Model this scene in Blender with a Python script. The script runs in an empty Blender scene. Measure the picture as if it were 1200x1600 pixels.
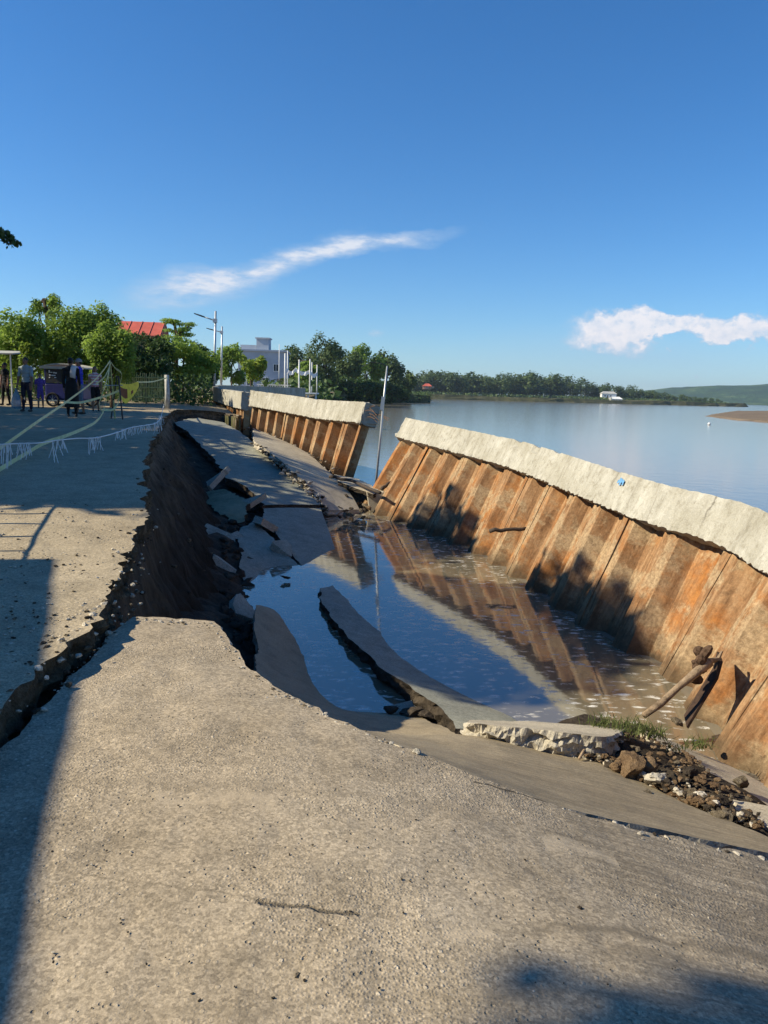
import bpy, bmesh, math, random
import numpy as np
from mathutils import Vector, Matrix, noise
from mathutils.geometry import delaunay_2d_cdt

random.seed(7)
rnd = random.Random(11)
SC = bpy.context.scene
COL = SC.collection

# ------------------------------------------------------------------ camera
PITCH, ROLL, CAMZ, FPX = math.radians(8.76), math.radians(1.6), 1.5, 1200.0
_f = Vector((0, math.cos(PITCH), -math.sin(PITCH)))
_u0 = Vector((0, math.sin(PITCH), math.cos(PITCH)))
_R = math.cos(ROLL) * Vector((1, 0, 0)) + math.sin(ROLL) * _u0
_U = -math.sin(ROLL) * Vector((1, 0, 0)) + math.cos(ROLL) * _u0
CAM = Vector((0, 0, CAMZ))
cam_d = bpy.data.cameras.new('camera')
cam = bpy.data.objects.new('camera', cam_d)
COL.objects.link(cam)
cam.matrix_world = Matrix(((_R.x, _U.x, -_f.x, 0), (_R.y, _U.y, -_f.y, 0), (_R.z, _U.z, -_f.z, CAMZ), (0, 0, 0, 1)))
cam_d.sensor_fit = 'VERTICAL'
cam_d.sensor_height = 36.0
cam_d.lens = 36.0 * FPX / 1600.0
cam_d.clip_start = 0.05
cam_d.clip_end = 30000
SC.camera = cam
SC.render.resolution_x, SC.render.resolution_y = 768, 1024

# ------------------------------------------------------------------ sun, sky, exposure
SUN_DIR = Vector((1.0, 0.12, -0.72)).normalized()          # the way the light travels
sun_d = bpy.data.lights.new('sun', 'SUN')
sun = bpy.data.objects.new('sun', sun_d)
COL.objects.link(sun)
sun.rotation_euler = SUN_DIR.to_track_quat('-Z', 'Y').to_euler()
sun_d.energy = 5.0
sun_d.angle = math.radians(0.53)
sun_d.color = (1.0, 0.885, 0.66)
SUN_EL = math.asin(-SUN_DIR.z)
SUN_AZ = math.atan2(-SUN_DIR.x, -SUN_DIR.y)

wd = bpy.data.worlds.new('World')
SC.world = wd
wd.use_nodes = True
wn, wl = wd.node_tree.nodes, wd.node_tree.links
wn.clear()


def wnode(t, **kw):
    n = wn.new(t)
    for k, v in kw.items():
        setattr(n, k, v)
    return n


sky = wnode('ShaderNodeTexSky', sky_type='NISHITA', sun_disc=False)
sky.sun_elevation = SUN_EL
sky.sun_rotation = SUN_AZ
sky.altitude = 20
sky.air_density = 1.0
sky.dust_density = 0.0
sky.ozone_density = 3.0
SKY_STRENGTH = 0.08
hs = wnode('ShaderNodeHueSaturation')
hs.inputs['Hue'].default_value = 0.5
hs.inputs['Saturation'].default_value = 1.15
tint = wnode('ShaderNodeMix', data_type='RGBA', blend_type='MULTIPLY')
tint.inputs['Factor'].default_value = 1.0
tint.inputs['B'].default_value = (0.74, 0.945, 1.18, 1)
wl.new(sky.outputs[0], tint.inputs['A'])
wl.new(tint.outputs['Result'], hs.inputs['Color'])
tc = wnode('ShaderNodeTexCoord')
sx = wnode('ShaderNodeSeparateXYZ')
wl.new(tc.outputs['Generated'], sx.inputs[0])


def wmath(op, a, b=None, c=None, clamp=False):
    n = wnode('ShaderNodeMath', operation=op)
    n.use_clamp = clamp
    for i, v in enumerate((a, b, c)):
        if v is None:
            continue
        if isinstance(v, (int, float)):
            n.inputs[i].default_value = v
        else:
            wl.new(v, n.inputs[i])
    return n.outputs[0]


ymax = wmath('MAXIMUM', sx.outputs[1], 0.02)
cu = wmath('DIVIDE', sx.outputs[0], ymax)                   # tan(azimuth) and tan(elevation) of the direction
cv = wmath('DIVIDE', sx.outputs[2], ymax)
front = wmath('GREATER_THAN', sx.outputs[1], 0.03)


def wnoise(su, sv, scale, detail=6, rough=0.55, off=0.0):
    cm = wnode('ShaderNodeCombineXYZ')
    wl.new(wmath('MULTIPLY', cu, su), cm.inputs[0])
    wl.new(wmath('MULTIPLY', cv, sv), cm.inputs[1])
    cm.inputs[2].default_value = off
    n = wnode('ShaderNodeTexNoise')
    n.inputs['Scale'].default_value = scale
    n.inputs['Detail'].default_value = detail
    n.inputs['Roughness'].default_value = rough
    wl.new(cm.outputs[0], n.inputs['Vector'])
    return n.outputs[0]


def uv_of(px, py):
    d = _f + (px - 600) / FPX * _R - (py - 800) / FPX * _U
    return d.x / d.y, d.z / d.y


def blob(px, py, wpx, hpx, ang=0.0, hard=1.0, warp=None, wamt=0.0):
    """soft ellipse of cloud around one direction in the sky"""
    u, v = uv_of(px, py)
    a = wmath('SUBTRACT', cu, u)
    b = wmath('SUBTRACT', cv, v)
    if warp is not None:
        b = wmath('ADD', b, wmath('MULTIPLY', wmath('SUBTRACT', warp, 0.5), wamt))
    ca, sa = math.cos(ang), math.sin(ang)
    p_ = wmath('ADD', wmath('MULTIPLY', a, ca), wmath('MULTIPLY', b, sa))
    q_ = wmath('SUBTRACT', wmath('MULTIPLY', b, ca), wmath('MULTIPLY', a, sa))
    p_ = wmath('DIVIDE', p_, wpx / FPX)
    q_ = wmath('DIVIDE', q_, hpx / FPX)
    r2 = wmath('ADD', wmath('MULTIPLY', p_, p_), wmath('MULTIPLY', q_, q_))
    return wmath('SUBTRACT', 1.0, wmath('POWER', r2, 0.5 * hard), clamp=True)


n1 = wnoise(1.0, 2.2, 7.0, 7, 0.6)
n2 = wnoise(1.0, 1.4, 16.0, 8, 0.62, 3.1)
n3 = wnoise(1.0, 3.0, 14.0, 7, 0.6, 7.7)
n4 = wnoise(1.0, 1.3, 48.0, 6, 0.65, 5.5)
n5 = wnoise(1.0, 3.6, 30.0, 6, 0.68, 2.2)
wisp = wmath('ADD', blob(575, 382, 155, 16, math.radians(8), 1.0, n1, 0.05), blob(425, 413, 160, 24, math.radians(17), 1.0, n1, 0.06))
wisp = wmath('ADD', wisp, wmath('MULTIPLY', blob(300, 450, 135, 36, math.radians(6), 1.0, n1, 0.06), 0.9))
wisp = wmath('MULTIPLY', wisp, wmath('MULTIPLY_ADD', wmath('ADD', wmath('MULTIPLY', n3, 0.55), wmath('MULTIPLY', n5, 0.45)), 3.4, -1.0, clamp=True))
wisp = wmath('MULTIPLY', wisp, 1.25, clamp=True)
cum = wmath('ADD', blob(950, 522, 88, 50, 0.0, 1.3, n2, 0.10), blob(1090, 512, 190, 24, math.radians(-1), 1.4, n2, 0.08))
cum = wmath('ADD', cum, blob(1000, 506, 85, 30, 0, 1.4, n2, 0.09))
cum = wmath('ADD', cum, wmath('MULTIPLY', blob(1250, 515, 190, 32, 0, 1.2, n2, 0.06), 0.8))
cum = wmath('ADD', cum, wmath('MULTIPLY', blob(588, 522, 26, 14, 0, 1.2, n2, 0.04), 0.5))
cum = wmath('ADD', cum, wmath('MULTIPLY', blob(1088, 590, 9, 6, 0, 1.2, n2, 0.01), 0.6))
pert = wmath('ADD', wmath('MULTIPLY', wmath('SUBTRACT', n2, 0.5), 1.1), wmath('MULTIPLY', wmath('SUBTRACT', n4, 0.5), 0.9))
cumt = wmath('MULTIPLY', wmath('SUBTRACT', wmath('ADD', wmath('MINIMUM', cum, 0.85), pert), 0.15), 1.5, clamp=True)
cumt = wmath('MULTIPLY', cumt, wmath('MULTIPLY', cum, 3.0, clamp=True))
veil = wmath('MULTIPLY', blob(1010, 560, 330, 50, 0, 1.0, n1, 0.05), 0.35)
mask = wmath('ADD', wmath('ADD', wisp, wmath('MULTIPLY', cumt, 0.95)), veil, clamp=True)
mask = wmath('MULTIPLY', mask, front)
mixw = wnode('ShaderNodeMix', data_type='RGBA')
wl.new(mask, mixw.inputs['Factor'])
wl.new(hs.outputs[0], mixw.inputs['A'])
crw = wnode('ShaderNodeMix', data_type='RGBA')
crw.inputs['A'].default_value = (3.4, 4.8, 6.6, 1)
crw.inputs['B'].default_value = (8.2, 7.9, 8.1, 1)
wl.new(wmath('ADD', wmath('MULTIPLY', wmath('MULTIPLY', cumt, wmath('MULTIPLY_ADD', n4, 1.6, 0.05)), 1.0), wmath('MULTIPLY', wisp, 0.6), clamp=True), crw.inputs['Factor'])
wl.new(crw.outputs['Result'], mixw.inputs['B'])
bg = wnode('ShaderNodeBackground')
bg.inputs['Strength'].default_value = SKY_STRENGTH
wl.new(mixw.outputs['Result'], bg.inputs['Color'])
wo = wnode('ShaderNodeOutputWorld')
wl.new(bg.outputs[0], wo.inputs['Surface'])

SC.view_settings.view_transform = 'Standard'
SC.view_settings.look = 'None'
SC.view_settings.exposure = 0.62
SC.view_settings.gamma = 1.0
SC.view_settings.use_curve_mapping = False
SC.cycles.use_denoising = True
SC.cycles.max_bounces = 6
SC.cycles.diffuse_bounces = 3
SC.cycles.glossy_bounces = 3
SC.cycles.transmission_bounces = 4
SC.cycles.volume_bounces = 0
SC.cycles.transparent_max_bounces = 6
SC.cycles.use_fast_gi = False
SC.cycles.caustics_reflective = False
SC.cycles.caustics_refractive = False

WATER = -1.6


# ------------------------------------------------------------------ helpers: survey of the photograph
def ray(px, py):
    px, py = float(px), float(py)
    return _f + (px - 600) / FPX * _R - (py - 800) / FPX * _U


def W(px, py, z):
    d = ray(px, py)
    return CAM + d * ((z - CAMZ) / d.z)


def D(px, py, y):
    d = ray(px, py)
    return CAM + d * (float(y) / d.y)




class Surf:
    """smooth surface z(x, y) through surveyed points"""

    def __init__(self, pts, kernel='tps', lam=1e-3):
        P = np.array([(p[0], p[1]) for p in pts], float)
        z = np.array([p[2] for p in pts], float)
        n = len(P)
        self.P, self.k = P, kernel
        r = np.hypot(P[:, None, 0] - P[None, :, 0], P[:, None, 1] - P[None, :, 1])
        K = self._k(r) + lam * np.eye(n) * (1 if kernel == 'tps' else -1)
        Q = np.c_[np.ones(n), P]
        A = np.zeros((n + 3, n + 3))
        A[:n, :n] = K
        A[:n, n:] = Q
        A[n:, :n] = Q.T
        b = np.zeros(n + 3)
        b[:n] = z
        self.w = np.linalg.lstsq(A, b, rcond=None)[0]

    def _k(self, r):
        if self.k == 'tps':
            return np.where(r > 1e-9, r * r * np.log(np.maximum(r, 1e-9)), 0.0)
        return -r

    def many(self, X, Y):
        X, Y = np.asarray(X, float), np.asarray(Y, float)
        n = len(self.P)
        r = np.hypot(X[..., None] - self.P[:, 0], Y[..., None] - self.P[:, 1])
        return self._k(r) @ self.w[:n] + self.w[n] + self.w[n + 1] * X + self.w[n + 2] * Y

    def __call__(self, x, y):
        return float(self.many(np.array([x]), np.array([y]))[0])


def fbm(x, y, z=0.0, octv=4, lac=2.1, gain=0.5):
    s, a = 0.0, 1.0
    for i in range(octv):
        s += a * noise.noise(Vector((x, y, z + i * 7.3)))
        x *= lac
        y *= lac
        z *= lac
        a *= gain
    return s


# ------------------------------------------------------------------ helpers: objects
def tag(o, label=None, cat=None, group=None, kind=None):
    if label:
        o['label'] = label
    if cat:
        o['category'] = cat
    if group:
        o['group'] = group
    if kind:
        o['kind'] = kind
    return o


def empty(name, loc, label=None, cat=None, group=None, rz=0.0):
    o = bpy.data.objects.new(name, None)
    o.empty_display_size = 0.2
    COL.objects.link(o)
    o.location = loc
    o.rotation_euler = (0, 0, rz)
    return tag(o, label, cat, group)


class MB:
    """collects shapes; build() links them as one mesh object"""

    def __init__(self):
        self.v, self.f, self.m, self.uv = [], [], [], None

    def add(self, vs, fs, mi=0):
        b = len(self.v)
        self.v += [tuple(p) for p in vs]
        self.f += [tuple(b + i for i in f) for f in fs]
        self.m += [mi] * len(fs)
        return self

    def box(self, c, s, rot=None, mi=0, taper=1.0):
        hx, hy, hz = s[0] / 2, s[1] / 2, s[2] / 2
        vs = []
        for zz in (-hz, hz):
            t = 1.0 if zz < 0 else taper
            for a, b in ((-1, -1), (1, -1), (1, 1), (-1, 1)):
                vs.append(Vector((a * hx * t, b * hy * t, zz)))
        if rot is not None:
            vs = [rot @ q for q in vs]
        c = Vector(c)
        vs = [q + c for q in vs]
        return self.add(vs, [(3, 2, 1, 0), (4, 5, 6, 7), (0, 1, 5, 4), (1, 2, 6, 5), (2, 3, 7, 6), (3, 0, 4, 7)], mi)

    def tube(self, pts, rad, n=8, mi=0, cap=True, flat=1.0):
        pts = [Vector(p) for p in pts]
        if not hasattr(rad, '__len__'):
            rad = [rad] * len(pts)
        b0 = len(self.v)
        up = Vector((0, 0, 1))
        for i, p in enumerate(pts):
            d = (pts[min(i + 1, len(pts) - 1)] - pts[max(i - 1, 0)])
            if d.length < 1e-9:
                d = Vector((0, 0, 1))
            d.normalize()
            a = d.cross(up)
            if a.length < 0.05:
                a = d.cross(Vector((0, 1, 0)))
            a.normalize()
            c = d.cross(a).normalized()
            for k in range(n):
                t = 2 * math.pi * k / n
                self.v.append(tuple(p + a * math.cos(t) * rad[i] + c * math.sin(t) * rad[i] * flat))
        for i in range(len(pts) - 1):
            for k in range(n):
                q = b0 + i * n
                self.f.append((q + k, q + n + k, q + n + (k + 1) % n, q + (k + 1) % n))
                self.m.append(mi)
        if cap:
            self.f.append(tuple(b0 + k for k in range(n)))
            self.f.append(tuple(b0 + (len(pts) - 1) * n + k for k in reversed(range(n))))
            self.m += [mi, mi]
        return self

    def ell(self, c, s, n=10, m=7, mi=0, rot=None):
        c = Vector(c)
        vs, fs = [], []
        for i in range(m + 1):
            ph = math.pi * i / m
            for k in range(n):
                t = 2 * math.pi * k / n
                q = Vector((s[0] * math.sin(ph) * math.cos(t), s[1] * math.sin(ph) * math.sin(t), s[2] * math.cos(ph)))
                if rot is not None:
                    q = rot @ q
                vs.append(c + q)
        for i in range(m):
            for k in range(n):
                fs.append((i * n + k, (i + 1) * n + k, (i + 1) * n + (k + 1) % n, i * n + (k + 1) % n))
        return self.add(vs, fs, mi)

    def ribbon(self, pts, width, side, mi=0, thick=0.002):
        """thin band with a little thickness; side(i) gives its width direction"""
        pts = [Vector(p) for p in pts]
        vs = []
        n = len(pts)
        for i, p in enumerate(pts):
            s = Vector(side(i / max(1, n - 1))).normalized()
            d = (pts[min(i + 1, n - 1)] - pts[max(i - 1, 0)]).normalized()
            t = d.cross(s)
            t = t.normalized() * thick if t.length > 1e-6 else Vector((0, 0, thick))
            vs += [p + s * width / 2 + t, p - s * width / 2 + t, p - s * width / 2 - t, p + s * width / 2 - t]
        fs = []
        for i in range(n - 1):
            a = 4 * i
            for k in range(4):
                fs.append((a + k, a + (k + 1) % 4, a + 4 + (k + 1) % 4, a + 4 + k))
        fs += [(3, 2, 1, 0), (4 * n - 4, 4 * n - 3, 4 * n - 2, 4 * n - 1)]
        return self.add(vs, fs, mi)

    def mesh(self, name, mats, smooth=False):
        me = bpy.data.meshes.new(name)
        me.from_pydata(self.v, [], self.f)
        for mt in (mats if isinstance(mats, (list, tuple)) else [mats]):
            me.materials.append(mt)
        me.polygons.foreach_set('material_index', self.m)
        if smooth:
            me.polygons.foreach_set('use_smooth', [True] * len(me.polygons))
        if self.uv is not None:
            l = me.uv_layers.new(name='UVMap')
            li = np.zeros(len(me.loops), dtype=np.int32)
            me.loops.foreach_get('vertex_index', li)
            l.data.foreach_set('uv', np.array(self.uv, dtype=np.float32)[li].ravel())
        me.update()
        return me

    def build(self, name, mats, parent=None, smooth=False, origin=None, **tags):
        """vertices are in world space; origin moves the object's origin; parent keeps world placement"""
        if parent is not None:
            off = Vector(parent.matrix_basis.translation)
            pp = parent.parent
            while pp is not None:
                off += Vector(pp.matrix_basis.translation)
                pp = pp.parent
            self.v = [tuple(Vector(p) - off) for p in self.v]
        elif origin is not None:
            self.v = [tuple(Vector(p) - Vector(origin)) for p in self.v]
        o = bpy.data.objects.new(name, self.mesh(name, mats, smooth))
        COL.objects.link(o)
        if parent is not None:
            o.parent = parent
        elif origin is not None:
            o.location = origin
        return tag(o, **tags)


def copy_tree(o, parent=None):
    c = o.copy()
    COL.objects.link(c)
    if parent is not None:
        c.parent = parent
        c.matrix_parent_inverse = o.matrix_parent_inverse
    for ch in list(o.children):
        copy_tree(ch, c)
    return c


# ------------------------------------------------------------------ helpers: materials
class Mat:
    def __init__(self, name, rough=0.85, spec=0.25):
        self.m = bpy.data.materials.new(name)
        self.m.use_nodes = True
        self.nt = self.m.node_tree
        self.n, self.l = self.nt.nodes, self.nt.links
        self.b = self.n['Principled BSDF']
        self.out = self.n['Material Output']
        self.b.inputs['Roughness'].default_value = rough
        self.b.inputs['Specular IOR Level'].default_value = spec
        self._pos = None

    def node(self, t, **kw):
        n = self.n.new(t)
        for k, v in kw.items():
            setattr(n, k, v)
        return n

    def put(self, sock, v):
        if isinstance(v, (int, float)):
            sock.default_value = v
        elif isinstance(v, (tuple, list)):
            sock.default_value = (*v, 1) if len(v) == 3 and sock.type == 'RGBA' else v
        else:
            self.l.new(v, sock)

    def pos(self):
        if self._pos is None:
            self._pos = self.node('ShaderNodeNewGeometry').outputs['Position']
        return self._pos

    def objc(self):
        return self.node('ShaderNodeTexCoord').outputs['Object']

    def uv(self):
        return self.node('ShaderNodeTexCoord').outputs['UV']

    def map(self, v, s=(1, 1, 1), rot=(0, 0, 0), loc=(0, 0, 0)):
        n = self.node('ShaderNodeMapping')
        self.l.new(v, n.inputs['Vector'])
        n.inputs['Scale'].default_value = s
        n.inputs['Rotation'].default_value = rot
        n.inputs['Location'].default_value = loc
        return n.outputs[0]

    def noise(self, scale, detail=4, rough=0.55, v=None, dist=0.0):
        n = self.node('ShaderNodeTexNoise')
        n.inputs['Scale'].default_value = scale
        n.inputs['Detail'].default_value = detail
        n.inputs['Roughness'].default_value = rough
        n.inputs['Distortion'].default_value = dist
        self.l.new(v if v is not None else self.pos(), n.inputs['Vector'])
        return n.outputs[0]

    def vor(self, scale, v=None, feature='F1', out='Distance', rand=1.0):
        n = self.node('ShaderNodeTexVoronoi', feature=feature)
        n.inputs['Scale'].default_value = scale
        n.inputs['Randomness'].default_value = rand
        self.l.new(v if v is not None else self.pos(), n.inputs['Vector'])
        return n.outputs[out]

    def ramp(self, f, stops, interp='LINEAR'):
        n = self.node('ShaderNodeValToRGB')
        n.color_ramp.interpolation = interp
        e = n.color_ramp.elements
        while len(e) < len(stops):
            e.new(0.5)
        for i, (p, c) in enumerate(stops):
            e[i].position = p
            e[i].color = (*c, 1) if hasattr(c, '__len__') else (c, c, c, 1)
        self.l.new(f, n.inputs[0])
        return n.outputs[0]

    def math(self, op, a, b=None, clamp=False):
        n = self.node('ShaderNodeMath', operation=op)
        n.use_clamp = clamp
        self.put(n.inputs[0], a)
        if b is not None:
            self.put(n.inputs[1], b)
        return n.outputs[0]

    def mix(self, f, a, b, blend='MIX'):
        n = self.node('ShaderNodeMix', data_type='RGBA', blend_type=blend)
        self.put(n.inputs['Factor'], f)
        self.put(n.inputs['A'], a)
        self.put(n.inputs['B'], b)
        return n.outputs['Result']

    def bump(self, h, strength=0.5, dist=0.01, prev=None):
        n = self.node('ShaderNodeBump')
        n.inputs['Strength'].default_value = strength
        n.inputs['Distance'].default_value = dist
        self.l.new(h, n.inputs['Height'])
        if prev is not None:
            self.l.new(prev, n.inputs['Normal'])
        return n.outputs[0]

    def col(self, c):
        self.put(self.b.inputs['Base Color'], c)
        return self

    def nor(self, s):
        self.l.new(s, self.b.inputs['Normal'])
        return self


MATS = {}


def plain(name, c, rough=0.7, var=0.18, scale=9.0, spec=0.3, metal=0.0, bump=0.0):
    """procedural single-colour stuff with a little uneven wear"""
    if name in MATS:
        return MATS[name]
    M = Mat(name, rough, spec)
    d = tuple(x * (1 - var) for x in c)
    l = tuple(min(1, x * (1 + var)) for x in c)
    n = M.noise(scale, 5, 0.6)
    M.col(M.ramp(n, [(0.3, d), (0.7, l)]))
    M.b.inputs['Metallic'].default_value = metal
    if bump:
        M.nor(M.bump(M.noise(scale * 5, 4), bump, 0.01))
    MATS[name] = M.m
    return M.m


def concrete(name, c, stain, light, agg=0.0, broom=0.0, fine=1.0, bmp=0.5, agg_scale=42.0, big=0.7, lines=()):
    M = Mat(name, 0.92, 0.15)
    big_n = M.noise(big, 6, 0.62)
    mid = M.noise(4.0, 7, 0.68)
    fin = M.noise(120.0 * fine, 4, 0.75)
    grain = M.node('ShaderNodeSeparateColor')
    M.l.new(M.vor(85.0 * fine, out='Color'), grain.inputs[0])
    col = M.ramp(big_n, [(0.32, stain), (0.50, c), (0.70, light)])
    col = M.mix(0.55, col, M.ramp(mid, [(0.30, tuple(x * 0.55 for x in c)), (0.5, c), (0.72, tuple(min(1, x * 1.3) for x in c))]))
    col = M.mix(0.55, col, M.ramp(fin, [(0.28, 0.12), (0.72, 0.88)]), 'OVERLAY')
    col = M.mix(0.22 + 0.22 * min(1, agg), col, M.ramp(grain.outputs[0], [(0.0, 0.22), (0.5, 0.5), (1.0, 0.80)]), 'OVERLAY')
    nr = M.bump(fin, 0.5 * bmp, 0.004)
    nr = M.bump(mid, 0.5 * bmp, 0.03, nr)
    if agg:
        # worn places where the stones of the mix lie bare, between smoother trowelled places
        where = M.ramp(M.noise(0.9, 6, 0.62), [(0.44, 0.0), (0.56, 1.0)])
        vd = M.vor(agg_scale)
        sep = M.node('ShaderNodeSeparateColor')
        M.l.new(M.vor(agg_scale, out='Color'), sep.inputs[0])
        pick = M.math('GREATER_THAN', sep.outputs[0], 0.80)
        stone = M.math('MULTIPLY', M.math('MULTIPLY', M.ramp(vd, [(0.20, 1.0), (0.32, 0.0)]), pick), M.math('ADD', M.math('MULTIPLY', where, 0.85), 0.15))
        col = M.mix(M.math('MULTIPLY', stone, agg * 0.9), col, M.mix(sep.outputs[1], tuple(x * 0.75 for x in light), tuple(min(1, x * 1.5) for x in light)))
        v2 = M.vor(agg_scale * 2.2)
        rub = M.math('MULTIPLY', M.ramp(v2, [(0.0, 1.0), (0.55, 0.0)]), where)
        nr = M.bump(rub, 0.45 * min(1, agg), 0.006, nr)
        nr = M.bump(stone, 0.5, 0.010, nr)
        pits = M.math('MULTIPLY', M.ramp(M.vor(agg_scale * 0.7), [(0.09, 1.0), (0.19, 0.0)]), M.ramp(M.noise(2.6, 4), [(0.48, 0.0), (0.58, 1.0)]))
        col = M.mix(M.math('MULTIPLY', pits, 0.42), col, tuple(x * 0.4 for x in c))
        nr = M.bump(M.math('SUBTRACT', 1.0, pits), 0.7, 0.012, nr)
        col = M.mix(M.math('MULTIPLY', M.ramp(M.noise(1.9, 5, 0.7), [(0.62, 0.0), (0.72, 1.0)]), 0.35), col, tuple(min(1, x * 1.55) for x in c))
    if broom:
        wv = M.noise(1.0, 4, 0.6, M.map(M.pos(), (1.2, 46, 1), (0, 0, math.radians(7))))
        px_ = M.node('ShaderNodeSeparateXYZ')
        M.l.new(M.pos(), px_.inputs[0])
        area = M.ramp(M.math('ADD', M.math('MULTIPLY', px_.outputs[0], 0.35), M.noise(0.8, 4)), [(0.50, 0.05), (0.75, 1.0)])
        wv = M.math('MULTIPLY', wv, area)
        nr = M.bump(wv, 0.9 * broom, 0.012, nr)
        col = M.mix(M.math('MULTIPLY', M.ramp(wv, [(0.42, 0.0), (0.6, 1.0)]), 0.7 * broom), col, tuple(x * 0.5 for x in c))
    for (p_, q_, wdt, strength, shade) in lines:
        # a joint, crack or stain that runs from p to q on the ground, with ragged edges
        p_, q_ = Vector(p_[:2]), Vector(q_[:2])
        d_ = q_ - p_
        ang = math.atan2(d_.y, d_.x)
        sh_ = M.node('ShaderNodeVectorMath', operation='SUBTRACT')
        M.l.new(M.pos(), sh_.inputs[0])
        sh_.inputs[1].default_value = (p_.x, p_.y, 0)
        rt = M.node('ShaderNodeVectorRotate', rotation_type='Z_AXIS')
        M.l.new(sh_.outputs[0], rt.inputs['Vector'])
        rt.inputs['Angle'].default_value = -ang
        sp = M.node('ShaderNodeSeparateXYZ')
        M.l.new(rt.outputs[0], sp.inputs[0])
        wob = M.math('MULTIPLY', M.math('SUBTRACT', M.noise(5.0, 6, 0.7), 0.5), wdt * 5 + 0.04)
        dist = M.math('ABSOLUTE', M.math('ADD', sp.outputs[1], wob))
        wloc = M.math('MULTIPLY', M.noise(3.0, 5, 0.7), wdt * 2.0)
        m_ = M.math('SUBTRACT', 1.0, M.math('DIVIDE', dist, wloc), True)
        m_ = M.math('MULTIPLY', m_, M.math('MULTIPLY', M.math('GREATER_THAN', sp.outputs[0], 0.0), M.math('LESS_THAN', sp.outputs[0], d_.length)))
        m_ = M.math('MULTIPLY', m_, strength, True)
        col = M.mix(m_, col, tuple(x * shade for x in c))
        if shade < 0.5:
            nr = M.bump(M.math('SUBTRACT', 1.0, m_), 0.8, 0.015, nr)
    M.col(col)
    M.nor(nr)
    return M.m


M_SLAB = concrete('slab_concrete', (0.335, 0.275, 0.195), (0.21, 0.17, 0.118), (0.45, 0.385, 0.29), agg=1.0, broom=0.8, lines=(
    (W(120, 1372, 0), W(400, 1412, 0), .006, .6, .5), (W(400, 1414, 0), W(562, 1434, 0), .010, 1.1, .42), (W(830, 1462, -.08), W(1215, 1492, -.2), .035, .9, .55),
    (W(640, 1440, 0), W(830, 1462, -.05), .012, .5, .6), (W(880, 1258, -.18), W(740, 1224, -.1), .006, 1.5, .3), (W(170, 1225, 0), W(760, 1262, -.03), .05, .45, .72),
    (W(850, 1310, -.1), W(965, 1325, -.13), .07, .7, 1.45), (W(690, 1446, 0), W(770, 1462, -.03), .05, .8, 1.4), (W(230, 1250, 0), W(430, 1262, 0), .08, .6, 1.3), (W(200, 1600, 0), W(1100, 1560, -.1), .03, .4, .6)))
M_SMOOTH = concrete('smooth_concrete', (0.30, 0.245, 0.165), (0.24, 0.195, 0.125), (0.37, 0.31, 0.205), broom=0.6, bmp=0.4)
M_ROAD = concrete('road_concrete', (0.35, 0.288, 0.195), (0.22, 0.178, 0.12), (0.43, 0.362, 0.26), agg=0.7, bmp=0.8, agg_scale=22.0)
M_WALK = concrete('walkway_concrete', (0.42, 0.37, 0.28), (0.30, 0.255, 0.19), (0.50, 0.45, 0.36), bmp=0.5)
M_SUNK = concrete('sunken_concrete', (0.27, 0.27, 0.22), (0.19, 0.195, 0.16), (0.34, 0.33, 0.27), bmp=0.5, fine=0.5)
M_GREEN = concrete('mossy_concrete', (0.22, 0.215, 0.14), (0.09, 0.10, 0.055), (0.31, 0.295, 0.21), bmp=0.6)
M_BREAK = concrete('broken_concrete_face', (0.42, 0.375, 0.30), (0.26, 0.22, 0.17), (0.58, 0.54, 0.46), agg=1.0, bmp=1.4, agg_scale=26.0)
M_WHITE = concrete('whitish_broken_concrete', (0.40, 0.365, 0.295), (0.24, 0.21, 0.16), (0.52, 0.485, 0.41), bmp=1.6)


def cap_material():
    M = Mat('pale_cap_concrete', 0.9, 0.2)
    uv = M.uv()
    st = M.noise(1.0, 6, 0.7, M.map(uv, (3.6, 1.1, 1)))
    big = M.noise(1.0, 4, 0.6, M.map(uv, (0.8, 1.3, 1)))
    col = M.ramp(st, [(0.28, (0.20, 0.185, 0.15)), (0.42, (0.36, 0.345, 0.295)), (0.62, (0.47, 0.455, 0.40))])
    col = M.mix(M.ramp(big, [(0.42, 0.0), (0.65, 0.6)]), col, (0.29, 0.27, 0.21))
    col = M.mix(M.ramp(M.noise(9, 7, 0.75), [(0.52, 0.0), (0.66, 0.75)]), col, (0.22, 0.20, 0.155))
    col = M.mix(0.4, col, M.ramp(M.noise(60, 5, 0.75), [(0.3, 0.2), (0.7, 0.8)]), 'OVERLAY')
    drip = M.noise(1.0, 7, 0.75, M.map(uv, (9.0, 0.45, 1), loc=(4, 2, 0)))
    col = M.mix(M.ramp(drip, [(0.56, 0.0), (0.68, 0.65)]), col, (0.15, 0.135, 0.105))
    ju = M.node('ShaderNodeSeparateXYZ')
    M.l.new(uv, ju.inputs[0])
    fr_ = M.math('ABSOLUTE', M.math('SUBTRACT', M.math('FRACT', M.math('DIVIDE', M.math('ADD', ju.outputs[0], M.math('MULTIPLY', M.noise(7, 6, .75), .10)), 2.63)), 0.5))
    hair = M.math('MULTIPLY', M.ramp(fr_, [(0.0015, 0.8), (0.004, 0.0)]), M.ramp(M.noise(1.7, 3), [(0.40, 0.2), (0.55, 1.0)]))
    col = M.mix(hair, col, (0.08, 0.07, 0.055))
    nr = M.bump(M.noise(40, 5, 0.7), 0.5, 0.012)
    nr = M.bump(M.noise(4.0, 5, 0.6), 0.6, 0.05, nr)
    M.col(col).nor(nr)
    return M.m


M_CAP = cap_material()


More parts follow.
